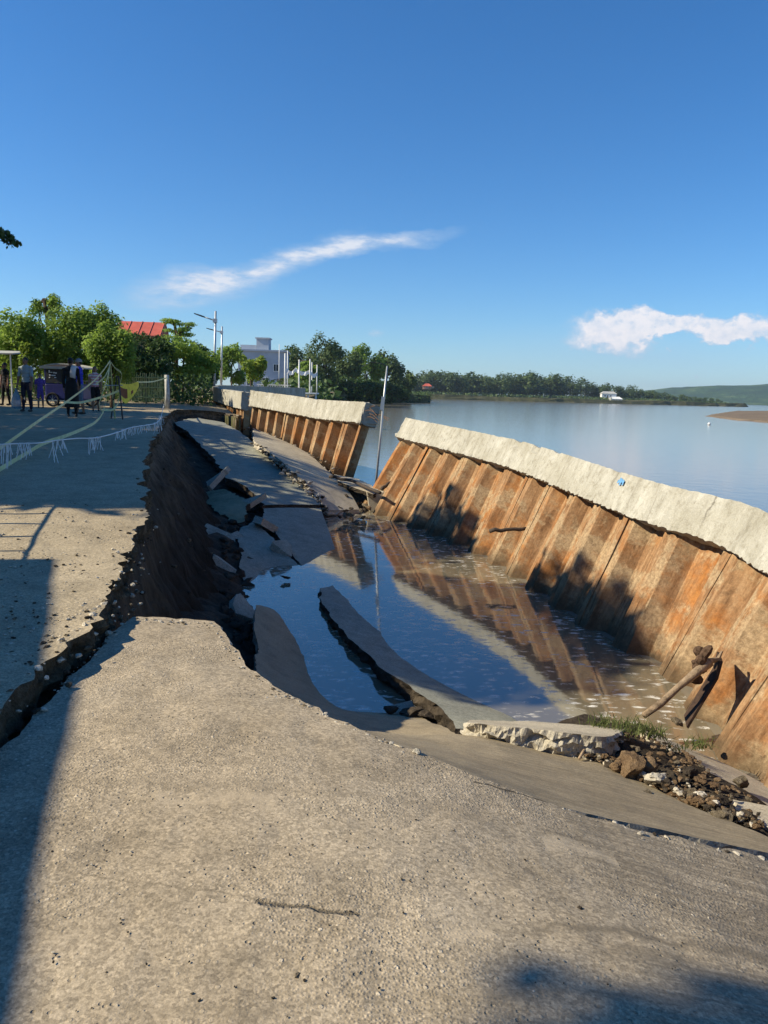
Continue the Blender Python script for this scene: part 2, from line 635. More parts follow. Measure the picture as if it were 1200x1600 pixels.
def rust_material():
    M = Mat('rusty_sheet_pile', 0.85, 0.2)
    uv = M.uv()
    lng = M.noise(1.0, 8, 0.72, M.map(uv, (11.0, 1.1, 1)))
    pat = M.noise(1.0, 6, 0.65, M.map(uv, (1.7, 1.0, 1), loc=(3, 1, 0)))
    pat2 = M.noise(1.0, 8, 0.70, M.map(uv, (3.4, 2.4, 1), loc=(9, 4, 2)))
    crust = M.noise(22, 7, 0.75)
    col = M.ramp(lng, [(0.30, (0.085, 0.042, 0.020)), (0.43, (0.20, 0.108, 0.052)), (0.54, (0.30, 0.178, 0.092)), (0.68, (0.40, 0.265, 0.15))])
    rust = M.ramp(pat, [(0.48, 0.0), (0.62, 0.7)])
    col = M.mix(rust, col, M.ramp(pat2, [(0.32, (0.16, 0.055, 0.018)), (0.52, (0.36, 0.135, 0.030)), (0.70, (0.46, 0.21, 0.055))]))
    mud = M.ramp(M.noise(1.0, 8, 0.68, M.map(uv, (1.9, 1.5, 1), loc=(1, 7, 0))), [(0.50, 0.0), (0.57, 0.75)])
    col = M.mix(mud, col, M.ramp(crust, [(0.3, (0.25, 0.18, 0.105)), (0.7, (0.43, 0.325, 0.20))]))
    sv = M.node('ShaderNodeSeparateXYZ')
    M.l.new(uv, sv.inputs[0])
    wet = M.math('ADD', sv.outputs[1], M.math('MULTIPLY', pat2, 0.7))
    col = M.mix(M.ramp(wet, [(0.36, 0.85), (0.66, 0.0)]), col, (0.085, 0.06, 0.035))
    dk = M.ramp(M.noise(1.0, 8, 0.75, M.map(uv, (9.0, 3.0, 1), loc=(5, 2, 1))), [(0.57, 0.0), (0.67, 0.65)])
    col = M.mix(dk, col, (0.07, 0.04, 0.023))
    col = M.mix(0.5, col, M.ramp(crust, [(0.3, 0.2), (0.7, 0.8)]), 'OVERLAY')
    nr = M.bump(crust, 0.7, 0.015)
    nr = M.bump(lng, 0.35, 0.03, nr)
    M.b.inputs['Roughness'].default_value = 0.9
    M.col(col).nor(nr)
    return M.m


M_RUST = rust_material()


def soil_material(name, a, b, c, scale=3.0, bm=1.0):
    M = Mat(name, 0.97, 0.08)
    n = M.noise(scale, 7, 0.68)
    n2 = M.noise(scale * 9, 5, 0.7)
    col = M.ramp(n, [(0.3, a), (0.52, b), (0.72, c)])
    col = M.mix(0.5, col, M.ramp(n2, [(0.3, 0.15), (0.7, 0.85)]), 'OVERLAY')
    nr = M.bump(n2, 0.8 * bm, 0.03)
    nr = M.bump(n, 0.8 * bm, 0.10, nr)
    M.col(col).nor(nr)
    return M.m


M_SOIL = soil_material('dark_wet_soil', (0.030, 0.025, 0.020), (0.062, 0.050, 0.038), (0.11, 0.088, 0.065))
M_DIRT = soil_material('dry_dirt', (0.13, 0.10, 0.065), (0.24, 0.19, 0.125), (0.36, 0.29, 0.20), 2.0)
M_SAND = soil_material('sandbar_sand', (0.13, 0.10, 0.07), (0.18, 0.14, 0.10), (0.23, 0.18, 0.13), 0.3, 0.4)
M_BANK = soil_material('bank_earth', (0.045, 0.045, 0.022), (0.085, 0.085, 0.04), (0.16, 0.14, 0.075), 0.12, 0.6)
M_CRUMB = soil_material('crumbling_road_edge', (0.05, 0.04, 0.028), (0.12, 0.095, 0.062), (0.24, 0.19, 0.125), 9.0)
M_ROCK = soil_material('rubble_stone', (0.12, 0.095, 0.065), (0.22, 0.18, 0.125), (0.34, 0.29, 0.22), 14.0)
M_RED_ROCK = soil_material('brown_clay_lump', (0.12, 0.075, 0.045), (0.23, 0.155, 0.09), (0.34, 0.25, 0.16), 8.0)


def water_material(name, base, rip, rip_scale, foam=False, rough=0.03):
    M = Mat(name, rough, 0.5)
    M.b.inputs['IOR'].default_value = 1.85
    M.b.inputs['Specular IOR Level'].default_value = 1.0
    col = base
    if foam:
        flk = M.vor(6.0, M.map(M.pos(), (0.8, 1.9, 1)), out='Distance')
        nz = M.noise(9.0, 5, 0.7, M.map(M.pos(), (0.8, 1.7, 1)), 0.6)
        area = M.noise(0.42, 4, 0.6)
        m = M.math('MULTIPLY', M.ramp(nz, [(0.50, 0.0), (0.57, 1.0)]), M.ramp(flk, [(0.25, 1.0), (0.5, 0.0)]))
        m = M.math('MULTIPLY', m, M.ramp(area, [(0.36, 0.15), (0.55, 1.0)]))
        col = M.mix(m, base, (0.72, 0.70, 0.63))
        M.put(M.b.inputs['Roughness'], M.math('ADD', M.math('MULTIPLY', m, 0.6), rough))
    M.col(col)
    v = M.map(M.pos(), (1, 1, 1))
    h = M.noise(rip_scale, 4, 0.55, v)
    nr = M.bump(h, rip, 0.02)
    M.nor(nr)
    return M.m


M_POND = water_material('pond_water', (0.155, 0.135, 0.092), 0.07, 3.2, True, 0.05)
M_RIVER = water_material('river_water', (0.20, 0.185, 0.145), 0.45, 1.3, False, 0.12)


def leaf_material(name, dark, mid, light, transl=0.35):
    M = Mat(name, 0.6, 0.25)
    oi = M.node('ShaderNodeObjectInfo').outputs['Random']
    n = M.noise(1.3, 4, 0.6)
    at = M.node('ShaderNodeAttribute', attribute_name='tint').outputs['Fac']
    f = M.math('ADD', M.math('MULTIPLY', n, 0.55), M.math('MULTIPLY', at, 0.5))
    f = M.math('ADD', f, M.math('MULTIPLY', M.math('SUBTRACT', oi, 0.5), 0.16))
    col = M.ramp(f, [(0.25, dark), (0.52, mid), (0.82, light)])
    M.col(col)
    tr = M.node('ShaderNodeBsdfTranslucent')
    M.l.new(M.mix(0.5, col, tuple(min(1, x * 1.5) for x in light)), tr.inputs['Color'])
    ms = M.node('ShaderNodeMixShader')
    ms.inputs[0].default_value = transl
    M.l.new(M.b.outputs[0], ms.inputs[1])
    M.l.new(tr.outputs[0], ms.inputs[2])
    M.l.new(ms.outputs[0], M.out.inputs['Surface'])
    return M.m


M_LEAF = leaf_material('leaf_mid_green', (0.05, 0.105, 0.018), (0.14, 0.235, 0.036), (0.26, 0.36, 0.065), 0.45)
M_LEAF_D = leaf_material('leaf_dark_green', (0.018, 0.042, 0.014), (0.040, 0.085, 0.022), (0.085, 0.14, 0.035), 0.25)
M_LEAF_Y = leaf_material('leaf_yellow_green', (0.08, 0.14, 0.015), (0.17, 0.26, 0.025), (0.29, 0.36, 0.05))
M_LEAF_F = leaf_material('leaf_far_green', (0.035, 0.062, 0.022), (0.075, 0.12, 0.038), (0.13, 0.18, 0.058), 0.3)
M_BARK = soil_material('bark', (0.05, 0.038, 0.028), (0.11, 0.085, 0.06), (0.19, 0.15, 0.11), 7.0)
M_GRASS = leaf_material('grass_blades', (0.08, 0.11, 0.03), (0.20, 0.21, 0.07), (0.40, 0.36, 0.18), 0.3)
M_STEEL = plain('galvanised_steel', (0.46, 0.48, 0.50), 0.45, 0.15, 6, 0.5, 0.6)
M_DARK = plain('dark_painted_metal', (0.035, 0.036, 0.040), 0.55)
M_REBAR = plain('rusty_rebar', (0.13, 0.075, 0.045), 0.85, 0.4, 40)
M_WOOD = plain('weathered_wood', (0.21, 0.155, 0.10), 0.9, 0.45, 18, 0.1, 0, 0.6)
M_DRIFT = plain('driftwood', (0.27, 0.20, 0.135), 0.9, 0.5, 14, 0.1, 0, 0.9)
M_BAMBOO = plain('bamboo', (0.46, 0.42, 0.17), 0.65, 0.4, 10)
M_WPAINT = plain('white_paint', (0.72, 0.73, 0.72), 0.6, 0.12, 3)


# ------------------------------------------------------------------ slabs
def refine(poly, step, amp, seed=0.0, straight=()):
    """outline with ragged, broken edges; edges listed in straight stay saw-cut"""
    out = []
    n = len(poly)
    for i in range(n):
        a, b = Vector(poly[i][:2]), Vector(poly[(i + 1) % n][:2])
        L = (b - a).length
        st = step(0.5 * (a + b)) if callable(step) else step
        k = max(1, int(L / st))
        nrm = Vector((-(b - a).y, (b - a).x)).normalized() if L > 1e-6 else Vector((0, 0))
        am = 0.15 * amp if i in straight else amp
        for j in range(k):
            t = j / k
            p = a.lerp(b, t)
            w = min(1.0, 4 * t * (1 - t) + 0.15)
            d = am * w * (fbm(p.x * 1.3 + seed, p.y * 1.3, seed, 5, 2.4, 0.62))
            out.append(p + nrm * d)
    return out


def in_poly(x, y, poly):
    c = False
    j = len(poly) - 1
    for i in range(len(poly)):
        xi, yi = poly[i]
        xj, yj = poly[j]
        if (yi > y) != (yj > y) and x < (xj - xi) * (y - yi) / (yj - yi) + xi:
            c = not c
        j = i
    return c


def sheet(poly, zf, grid, micro=0.0, mscale=3.0, jitter=0.25):
    """triangulated top of an outline; returns verts, tris and boundary loop edges"""
    pts = [Vector((p[0], p[1])) for p in poly]
    nb = len(pts)
    P = np.array([(p.x, p.y) for p in pts])
    x0, y0 = P.min(0)
    x1, y1 = P.max(0)
    gx = np.arange(x0 + grid / 2, x1, grid)
    gy = np.arange(y0 + grid / 2, y1, grid)
    X, Y = np.meshgrid(gx, gy)
    rg = np.random.default_rng(5)
    X = X + rg.uniform(-jitter, jitter, X.shape) * grid
    Y = Y + rg.uniform(-jitter, jitter, Y.shape) * grid
    X, Y = X.ravel(), Y.ravel()
    ins = np.zeros(len(X), bool)
    mind = np.full(len(X), 1e9)
    j = nb - 1
    for i in range(nb):
        xi, yi = P[i]
        xj, yj = P[j]
        cond = (yi > Y) != (yj > Y)
        with np.errstate(divide='ignore', invalid='ignore'):
            xc = (xj - xi) * (Y - yi) / (yj - yi + 1e-30) + xi
        ins ^= cond & (X < xc)
        mind = np.minimum(mind, (X - xi) ** 2 + (Y - yi) ** 2)
        j = i
    keep = ins & (mind > (0.35 * grid) ** 2)
    for x, y in zip(X[keep], Y[keep]):
        pts.append(Vector((x, y)))
    edges = [(i, (i + 1) % nb) for i in range(nb)]
    vs, _, fs, *_ = delaunay_2d_cdt(pts, edges, [], 1, 1e-5)
    XY = np.array([(v.x, v.y) for v in vs])
    Z = zf.many(XY[:, 0], XY[:, 1]) if hasattr(zf, 'many') else np.array([zf(x, y) for x, y in XY])
    V = []
    for (x, y), z in zip(XY, Z):
        m = micro * fbm(x * mscale, y * mscale, 1.7, 4) if micro else 0.0
        V.append(Vector((x, y, z + m)))
    F = []
    for f in fs:
        a, b, c = f
        if (vs[b] - vs[a]).cross(vs[c] - vs[a]) if False else ((vs[b].x - vs[a].x) * (vs[c].y - vs[a].y) - (vs[b].y - vs[a].y) * (vs[c].x - vs[a].x)) < 0:
            f = (a, c, b)
        F.append(tuple(f))
    ec = {}
    for f in F:
        for k in range(3):
            e = (f[k], f[(k + 1) % 3])
            if (e[1], e[0]) in ec:
                del ec[(e[1], e[0])]
            else:
                ec[e] = 1
    return V, F, list(ec)


def slab(name, outline, zf, thick, mat, side=None, step=0.07, amp=0.05, grid=0.12, micro=0.006, mscale=3.0, seed=0.0,
         straight=(), label=None, cat='slab', kind=None, group=None, rough_side=0.05, flare=0.0, origin=None, parent=None, bottom=True, K=4):
    poly = refine(outline, step, amp, seed, straight)
    V, F, E = sheet(poly, zf, grid, micro, mscale)
    n = len(V)
    mb = MB()
    mb.v = [tuple(v) for v in V]
    mb.f = list(F)
    mb.m = [0] * len(F)
    # ragged side in rows
    nxt = {a: b for a, b in E}
    prv = {b: a for a, b in E}
    nr = {}
    for a in nxt:
        d = V[nxt[a]] - V[prv[a]] if a in prv else V[nxt[a]] - V[a]
        q = Vector((d.y, -d.x, 0))
        nr[a] = q.normalized() if q.length > 1e-9 else Vector((0, 0, 0))
    rows = [dict((a, a) for a in nxt)]
    for k in range(1, K + 1):
        row = {}
        for a in nxt:
            v = V[a]
            t = k / K
            r_ = rough_side * (noise.noise(Vector((v.x * 9, v.y * 9, k * 3.1 + seed))) + 0.6 * noise.noise(Vector((v.x * 27, v.y * 27, k * 5.1))))
            o = nr[a] * (r_ + flare * t) + Vector((0, 0, -thick * t + (0.25 * thick * noise.noise(Vector((v.x * 12, v.y * 12, k)))if k < K else 0)))
            row[a] = len(mb.v)
            mb.v.append(tuple(v + o))
        rows.append(row)
    for k in range(K):
        for a, b in E:
            if b in rows[k] and a in rows[k]:
                mb.f.append((rows[k][b], rows[k][a], rows[k + 1][a], rows[k + 1][b]))
                mb.m.append(1)
    if bottom:
        b0 = len(mb.v)
        mp = {}
        for i, v in enumerate(V):
            if i in rows[K]:
                mp[i] = rows[K][i]
            else:
                mp[i] = len(mb.v)
                mb.v.append((v.x, v.y, v.z - thick))
        for f in F:
            mb.f.append((mp[f[0]], mp[f[2]], mp[f[1]]))
            mb.m.append(1)
    if origin is None and parent is None:
        c = sum((v for v in V), Vector()) / n
        origin = (c.x, c.y, c.z - thick)
    return mb.build(name, [mat, side or M_BREAK], parent, False, origin, label=label, cat=cat, kind=kind, group=group)


def pxs(lst, zf):
    """outline from surveyed points; entries are (px, py, z) or already-world Vectors"""
    out = []
    for p in lst:
        if isinstance(p, Vector):
            out.append((p.x, p.y))
        elif len(p) == 3:
            q = W(*p)
            out.append((q.x, q.y))
        else:
            z = 0.0
            for _ in range(25):
                q = W(p[0], p[1], z)
                z = 0.5 * z + 0.5 * zf(q.x, q.y)
            out.append((q.x, q.y))
    return out


def surf_px(lst, kernel='tps', lam=1e-3, extra=()):
    pts = []
    for p in lst:
        q = W(*p)
        pts.append((q.x, q.y, p[2]))
    return Surf(pts + list(extra), kernel, lam)


# road surface on the landward side
_rp = [(-9, -8, .16), (-3, -8, .12), (-1.2, 1, .10), (-9, 4, .18), (-1.4, 3.2, .10), (-1.6, 4.5, .14), (-2.4, 7.8, .34), (-10, 8, .40), (-4, 13.5, .50), (-12, 16, .52),
       (-6, 23, .58), (-14, 24, .60), (-8.5, 30.5, .62), (-16, 34, .70), (-10, 38, .75), (-12, 47.5, .92), (-10.5, 47.5, .90), (-18, 50, .95), (-11, 58, .97),
       (-7, 64, 1.0), (-30, 20, .7), (-30, 60, 1.0), (-25, -8, .45)]
for q_ in ((330, 642, .50), (372, 650, .30), (350, 636, .55)):
    w_ = W(*q_)
    _rp.append((w_.x, w_.y, q_[2]))
ROADZ = Surf(_rp, 'lin', 1e-4)

# ------------------------------------------------------------------ the setting: land, road, river, hills
EDGE_PX = [(-260, 1400), (-150, 1265), (0, 1112), (55, 1062), (100, 1005), (140, 975), (158, 955), (166, 940), (192, 905), (212, 850), (224, 790),
           (222, 745), (234, 700), (246, 670), (262, 648), (276, 640), (300, 640), (330, 642), (352, 645), (372, 650)]
EDGE = pxs(EDGE_PX, ROADZ)
WALL3 = [(-6.15, 33.6), (-8.3, 40.2), (-10.6, 47.3), (-11.3, 50.6), (-11.1, 54), (-9.6, 58.2), (-6.9, 63.8)]
road_out = [(-1.0, -7.0), (-1.2, -2.0)] + EDGE + [(p[0] - 0.25, p[1]) for p in WALL3] + \
           [(-7.4, 66), (-10, 70), (-16, 62), (-15.5, 48), (-14.5, 40), (-19, 33), (-19.5, 26), (-13, 15), (-10.5, 6), (-9.6, -7)]
slab('road', road_out, ROADZ, 0.17, M_ROAD, M_CRUMB, step=lambda p: 0.06 if p.y < 9 else (0.12 if p.y < 30 else 0.5), amp=0.14,
     grid=0.22, micro=0.018, mscale=1.6, seed=3.0, kind='structure', cat=None, rough_side=0.07, straight=tuple(range(22, 45)))


def ground_z(x, y):
    d = max(0.0, (abs(x + 8) - 16) / 30, (y - 62) / 30)
    t = min(1.0, d)
    near = ROADZ(max(-28, min(-1, x)), max(-8, min(66, y)))
    return (1 - t) * (near - 0.07) + t * (1.35 + 0.5 * noise.noise(Vector((x * .02, y * .02, 0))))


inset = [(x - 0.10 - 0.02 * i_ * 0, y + (0.12 if i_ >= 15 else 0.0)) for i_, (x, y) in enumerate(EDGE)]
LAND_FAR = [(-7.1, 64.5), (-6.6, 70), (-7.5, 84), (-12, 110), (-15, 150), (-10, 205), (-4, 245), (7, 285), (17, 305), (15, 345), (-20, 400), (-90, 470), (-500, 560)]
ground_out = [(-1.4, -9), (-1.45, -2)] + inset + [(p[0] - 0.2, p[1]) for p in WALL3] + LAND_FAR + [(-900, 560), (-900, -60), (-20, -60)]
slab('ground', ground_out, ground_z, 3.4, M_DIRT, M_BANK, step=lambda p: 0.4 if p.y < 35 else 6.0, amp=0.05, grid=7.0, micro=0.0, seed=1.0,
     kind='structure', cat=None, rough_side=0.02, bottom=False, flare=0.0)

# terrain under the water and out to the horizon
mb = MB()
mb.add([(-9000, -400, -6), (9000, -400, -6), (9000, 9000, -6), (-9000, 9000, -6)], [(0, 1, 2, 3)])
mb.build('riverbed', M_BANK, kind='structure')


# ---- collapsed floor of soil between the road edge and the sheet piles
E_PTS = [(400, 945, -1.15), (400, 1045, -1.15), (440, 960, -1.5), (470, 1020, -1.58), (545, 1110, -1.64), (600, 1150, -1.25), (600, 1112, -1.62),
         (655, 1182, -.14), (740, 1215, -.12), (870, 1260, -.26), (1000, 1289, -.39), (1200, 1332, -.57), (1330, 1368, -.67), (740, 1150, -.90), (860, 1178, -.95), (950, 1190, -1.0),
         (1050, 1245, -.95), (1200, 1305, -.80), (1330, 1335, -.9), (680, 1135, -1.35), (705, 1166, -.70), (500, 1100, -1.35)]
G_PTS = [(272, 660, .30), (350, 660, .22), (395, 690, -.20), (445, 740, -.75), (500, 790, -1.2), (527, 866, -1.62), (335, 715, -.50), (388, 762, -.85),
         (408, 800, -1.10), (468, 878, -1.55)]
A_PTS = [(0, 1170, .0), (90, 1080, 0), (210, 962, .02), (330, 970, 0), (385, 1040, -.02), (545, 1130, -.03), (655, 1174, -.07), (740, 1213, -.10),
         (865, 1258, -.18), (1200, 1343, -.43), (1330, 1380, -.55), (1200, 1470, -.25), (1200, 1600, -.12), (600, 1600, 0), (0, 1600, 0), (600, 1300, 0), (900, 1400, -.09)]
ESURF = surf_px(E_PTS, lam=0.02)
GSURF = surf_px(G_PTS, lam=0.02)
ASURF = surf_px(A_PTS, lam=0.01, extra=[(-2, -2, .02), (3, -2, .0), (0, 0, 0), (-2.4, 1.5, .02)])
fl = [(q.x, q.y, q.z - 0.34) for q in (W(*p) for p in E_PTS)] + [(q.x, q.y, q.z - 0.34) for q in (W(*p) for p in G_PTS)]
fl += [(q.x, q.y, min(q.z, 0) - 0.42) for q in (W(*p) for p in A_PTS)]
fl += [(0, 0, -.5), (-2, -2, -.5), (3, -3, -.5), (-2.2, 1, -.45), (-1.8, 3, -.42)]
fl += [tuple(W(*p)) for p in ((540, 772, -1.18), (575, 772, -1.28), (600, 775, -1.35), (560, 803, -1.72), (600, 800, -1.8), (520, 750, -1.05), (470, 715, -.85),
                              (400, 672, -.3), (375, 668, -.35), (330, 662, -.35), (560, 860, -2.3), (620, 900, -2.6), (700, 980, -2.6), (800, 1060, -2.5), (900, 1080, -2.3),
                              (470, 960, -2.3), (560, 1050, -2.3), (390, 985, -1.5), (380, 940, -1.62), (372, 900, -1.5), (960, 1165, -.98), (1000, 1175, -.98), (1050, 1215, -1.02),
                              (1100, 1262, -1.02), (1180, 1292, -.95), (1010, 1135, -1.45), (1080, 1180, -1.55), (1150, 1230, -1.5), (1000, 1120, -1.75), (940, 1135, -1.4), (860, 1128, -1.75))]
fl += [(3.2, 6.3, -2.0), (3.0, 9, -2.6), (2.2, 13, -2.6), (.5, 18, -2.4), (3, 3.5, -1.3), (5, 9, -3.2), (4, 15, -3.3), (2, 20, -3.2), (6, 3, -3), (1, 26, -3), (-2, 32, -3), (-4.5, 38, -3),
       (-.2, 23.6, -2.6), (-8, 32, -.4), (-7.2, 27, -.2)]
for i_ in (3, 6, 8, 10, 12, 13):
    fl.append((EDGE[i_][0] + 0.3, EDGE[i_][1] + 0.1, -0.9 if i_ > 6 else -0.45))
FLOOR = Surf(fl, 'lin', 1e-3)
gx = np.arange(-9, 6.6, 0.13)
gy = np.arange(-3, 37, 0.16)
X, Y = np.meshgrid(gx, gy)
Z = FLOOR.many(X, Y)
mb = MB()
nxg, nyg = len(gx), len(gy)
for j in range(nyg):
    for i in range(nxg):
        x, y, z = X[j, i], Y[j, i], Z[j, i]
        mb.v.append((x, y, z + 0.07 * fbm(x * 2.2, y * 2.2, 4.0, 4) + 0.03 * noise.noise(Vector((x * 9, y * 9, 2)))))
# outline of the land: floor only shows inside the collapse
EDX = np.array([p[0] for p in EDGE[:15]])
EDY = np.array([p[1] for p in EDGE[:15]])
for j in range(nyg - 1):
    for i in range(nxg - 1):
        y_ = Y[j, i]
        lim = np.interp(y_, EDY, EDX) if y_ < EDY[-1] else EDX[-1] - 0.3 * (y_ - EDY[-1])
        if X[j, i] < lim - 1.2 and y_ > 2:
            continue
        a = j * nxg + i
        mb.f.append((a, a + 1, a + nxg + 1, a + nxg))
        mb.m.append(0)
mb.build('collapsed_soil', [M_SOIL], kind='structure')

# ---- earth scarp below the broken road edge
OFFS = [(.25, .2, -.45), (.25, .2, -.45), (.22, .15, -.48), (.25, .2, -.48), (.25, .2, -.5), (.25, .25, -.55), (.28, .35, -.7), (.32, .5, -.9), (.38, .8, -1.3), (.5, .7, -1.6), (.66, .5, -1.7),
        (.85, .5, -1.62), (1.05, .6, -1.35), (1.0, .6, -1.05), (.7, .5, -.55), (.3, -.3, -.42), (.15, -.45, -.45), (.1, -.45, -.45), (.05, -.45, -.45), (0, -.45, -.5)]
top, bot = [], []
for i in range(len(EDGE) - 1):
    a, b = Vector(EDGE[i]), Vector(EDGE[i + 1])
    k = max(2, int((b - a).length / 0.09))
    for j in range(k):
        t = j / k
        p = a.lerp(b, t)
        o = Vector(OFFS[i]).lerp(Vector(OFFS[i + 1]), t)
        zt = ROADZ(p.x, p.y) - 0.1
        top.append(Vector((p.x - 0.06, p.y, zt)))
        bot.append(Vector((p.x + o.x, p.y + o.y, o.z)))
mb = MB()
ROWS = 22
for i in range(len(top)):
    s = i * 0.09
    for r in range(ROWS + 1):
        t = r / ROWS
        p = top[i].lerp(bot[i], t)
        h = (bot[i] - top[i])
        hn = Vector((h.x, h.y, 0))
        hn = hn.normalized() if hn.length > 1e-6 else Vector((1, 0, 0))
        bul = 0.5 * math.sin(math.pi * t) * 0.18
        amp_ = min(1, 3 * t + 0.2)
        d = amp_ * (0.20 * fbm(s * 0.9, t * 0.9, 3.3, 4, 2.2, 0.55) + 0.13 * fbm(s * 3.6, t * 0.9, 8.8, 4)) - bul
        mb.v.append(tuple(p + hn * d + Vector((0, 0, 0.05 * fbm(s * 2, t * 6, 5.0, 3) * amp_))))
for i in range(len(top) - 1):
    for r in range(ROWS):
        a = i * (ROWS + 1) + r
        mb.f.append((a, a + 1, a + ROWS + 2, a + ROWS + 1))
        mb.m.append(0)


def scarp_material():
    """cut earth: pale gravel fill under the road, darker clay below, torn in near-vertical streaks"""
    M = Mat('cut_earth', 0.97, 0.08)
    zz_ = M.node('ShaderNodeSeparateXYZ')
    M.l.new(M.pos(), zz_.inputs[0])
    n_ = M.noise(2.5, 7, 0.7)
    st_ = M.noise(1.0, 7, 0.72, M.map(M.pos(), (7, 7, 1.2)))
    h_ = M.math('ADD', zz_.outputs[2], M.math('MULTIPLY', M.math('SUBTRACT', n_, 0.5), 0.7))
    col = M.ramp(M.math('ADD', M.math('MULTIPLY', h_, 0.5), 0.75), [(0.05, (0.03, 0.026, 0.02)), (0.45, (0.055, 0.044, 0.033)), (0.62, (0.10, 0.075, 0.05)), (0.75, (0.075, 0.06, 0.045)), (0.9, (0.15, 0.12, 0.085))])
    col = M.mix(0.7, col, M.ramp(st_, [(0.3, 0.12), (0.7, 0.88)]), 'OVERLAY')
    nr = M.bump(st_, 0.9, 0.08)
    nr = M.bump(M.noise(30, 5, 0.7), 0.6, 0.02, nr)
    M.col(col).nor(nr)
    return M.m


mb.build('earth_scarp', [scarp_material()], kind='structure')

# ---- water
WB = [(-0.57, 20.58), (1.4, 16.29), (2.04, 14.44), (2.9, 10.1), (3.33, 8.6), (3.24, 7.4), (3.12, 6.3), (2.9, 4.3), (2.8, 2.5)]
W2B = [(-5.55, 32.4), (-3.6, 28.4), (-2.2, 25.4), (-1.0, 22.9)]
line = [(2.8, -3), *reversed(WB[:-1]), (-0.9, 21.8), *reversed(W2B), (-6.4, 34), (-10.6, 47.3), (-11.5, 51), (-11.2, 54.5), (-9.6, 58.5), (-7.2, 64.5)]
mb = MB()
pond = [(-9, -3)] + line[:1] + line[1:14] + [(-9, 34)]
mb.v = [(x, y, WATER) for x, y in pond]
bmw = bmesh.new()
bv = [bmw.verts.new(v) for v in mb.v]
bmw.faces.new(bv)
bmesh.ops.triangulate(bmw, faces=bmw.faces[:])
me = bpy.data.meshes.new('pond_water')
bmw.to_mesh(me)
me.materials.append(M_POND)
o = bpy.data.objects.new('pond_water', me)
COL.objects.link(o)
tag(o, kind='structure')
riv = line + [(-6, 72), (-300, 200), (-3000, 900), (-3000, 6000), (9000, 6000), (9000, -300), (2.8, -300)]
bmw = bmesh.new()
bmw.faces.new([bmw.verts.new((x, y, WATER)) for x, y in riv])
bmesh.ops.triangulate(bmw, faces=bmw.faces[:])
me = bpy.data.meshes.new('river_water')
bmw.to_mesh(me)
me.materials.append(M_RIVER)
o = bpy.data.objects.new('river_water', me)
COL.objects.link(o)
tag(o, kind='structure')
for ob in (bpy.data.objects['pond_water'], bpy.data.objects['river_water']):
    if ob.data.polygons[0].normal.z < 0:
        ob.data.flip_normals()

# ---- far bank, sandbar, hills
far = [(-300, 640), (-60, 615), (20, 612), (70, 628), (130, 640), (210, 672), (290, 715), (345, 750), (352, 764), (300, 830), (260, 1100), (-300, 1100)]


def far_z(x, y):
    return 1.6 + 1.2 * noise.noise(Vector((x * .012, y * .012, 3)))


slab('far_bank', far, far_z, 5.0, M_BANK, M_BANK, step=8.0, amp=3.0, grid=25.0, kind='structure', cat=None, rough_side=0.5, flare=5.0, bottom=False)
sand = pxs([(1112, 650, -1.5), (1150, 643, -1.5), (1240, 642, -1.5), (1400, 650, -1.5), (1400, 668, -1.5), (1215, 660, -1.5), (1150, 655, -1.5)], None)
cx_, cy_ = sum(p[0] for p in sand) / len(sand), sum(p[1] for p in sand) / len(sand)
slab('sandbar', sand, lambda x, y: -1.28 + 0.12 * noise.noise(Vector((x * .1, y * .1, 0))), 0.6, M_SAND, M_SAND, step=1.5, amp=1.0, grid=3.0, kind='structure', cat=None, flare=2.5, rough_side=0.3, bottom=False)


def hill_material():
    M = Mat('wooded_hillside', 0.95, 0.1)
    n = M.noise(0.010, 6, 0.65)
    n2 = M.noise(0.05, 5, 0.7)
    col = M.ramp(n, [(0.38, (0.022, 0.050, 0.018)), (0.56, (0.045, 0.090, 0.028)), (0.68, (0.13, 0.17, 0.055))])
    col = M.mix(0.6, col, M.ramp(n2, [(0.3, 0.1), (0.7, 0.9)]), 'OVERLAY')
    M.col(col)
    M.nor(M.bump(n2, 1.0, 12.0))
    return M.m


M_HILL = hill_material()
mb = MB()
HX = np.linspace(-900, 5200, 150)
HT = np.linspace(0, 1, 22)
ctrl_x = [-900, 0, 700, 900, 1050, 1250, 1500, 1750, 2300, 3000, 5200]
ctrl_h = [2, 4, 8, 26, 42, 66, 80, 100, 120, 130, 120]
for t in HT:
    for x in HX:
        h = np.interp(x, ctrl_x, ctrl_h) + 5
        y = 2350 + 900 * t
        prof = math.sin(min(1, t * 1.15) * math.pi / 2) ** 1.2
        z = -3 + h * prof + prof * 9 * fbm(x * .003, y * .003, 2, 4) + 3.0 * prof * noise.noise(Vector((x * .03, y * .03, 5)))
        mb.v.append((x, y, z))
nx = len(HX)
for j in range(len(HT) - 1):
    for i in range(nx - 1):
        a = j * nx + i
        mb.f.append((a, a + 1, a + nx + 1, a + nx))
        mb.m.append(0)
mb.build('hills', [M_HILL], None, True, kind='structure')


# ------------------------------------------------------------------ river wall of tilted sheet piles under a concrete cap
def lerp_list(lst, t):
    i = min(int(t), len(lst) - 2)
    f = t - i
    return [a + (b - a) * f for a, b in zip(lst[i], lst[i + 1])]


def arc_param(pts):
    L = [0.0]
    for a, b in zip(pts[:-1], pts[1:]):
        L.append(L[-1] + math.hypot(b[0] - a[0], b[1] - a[1]))
    return L


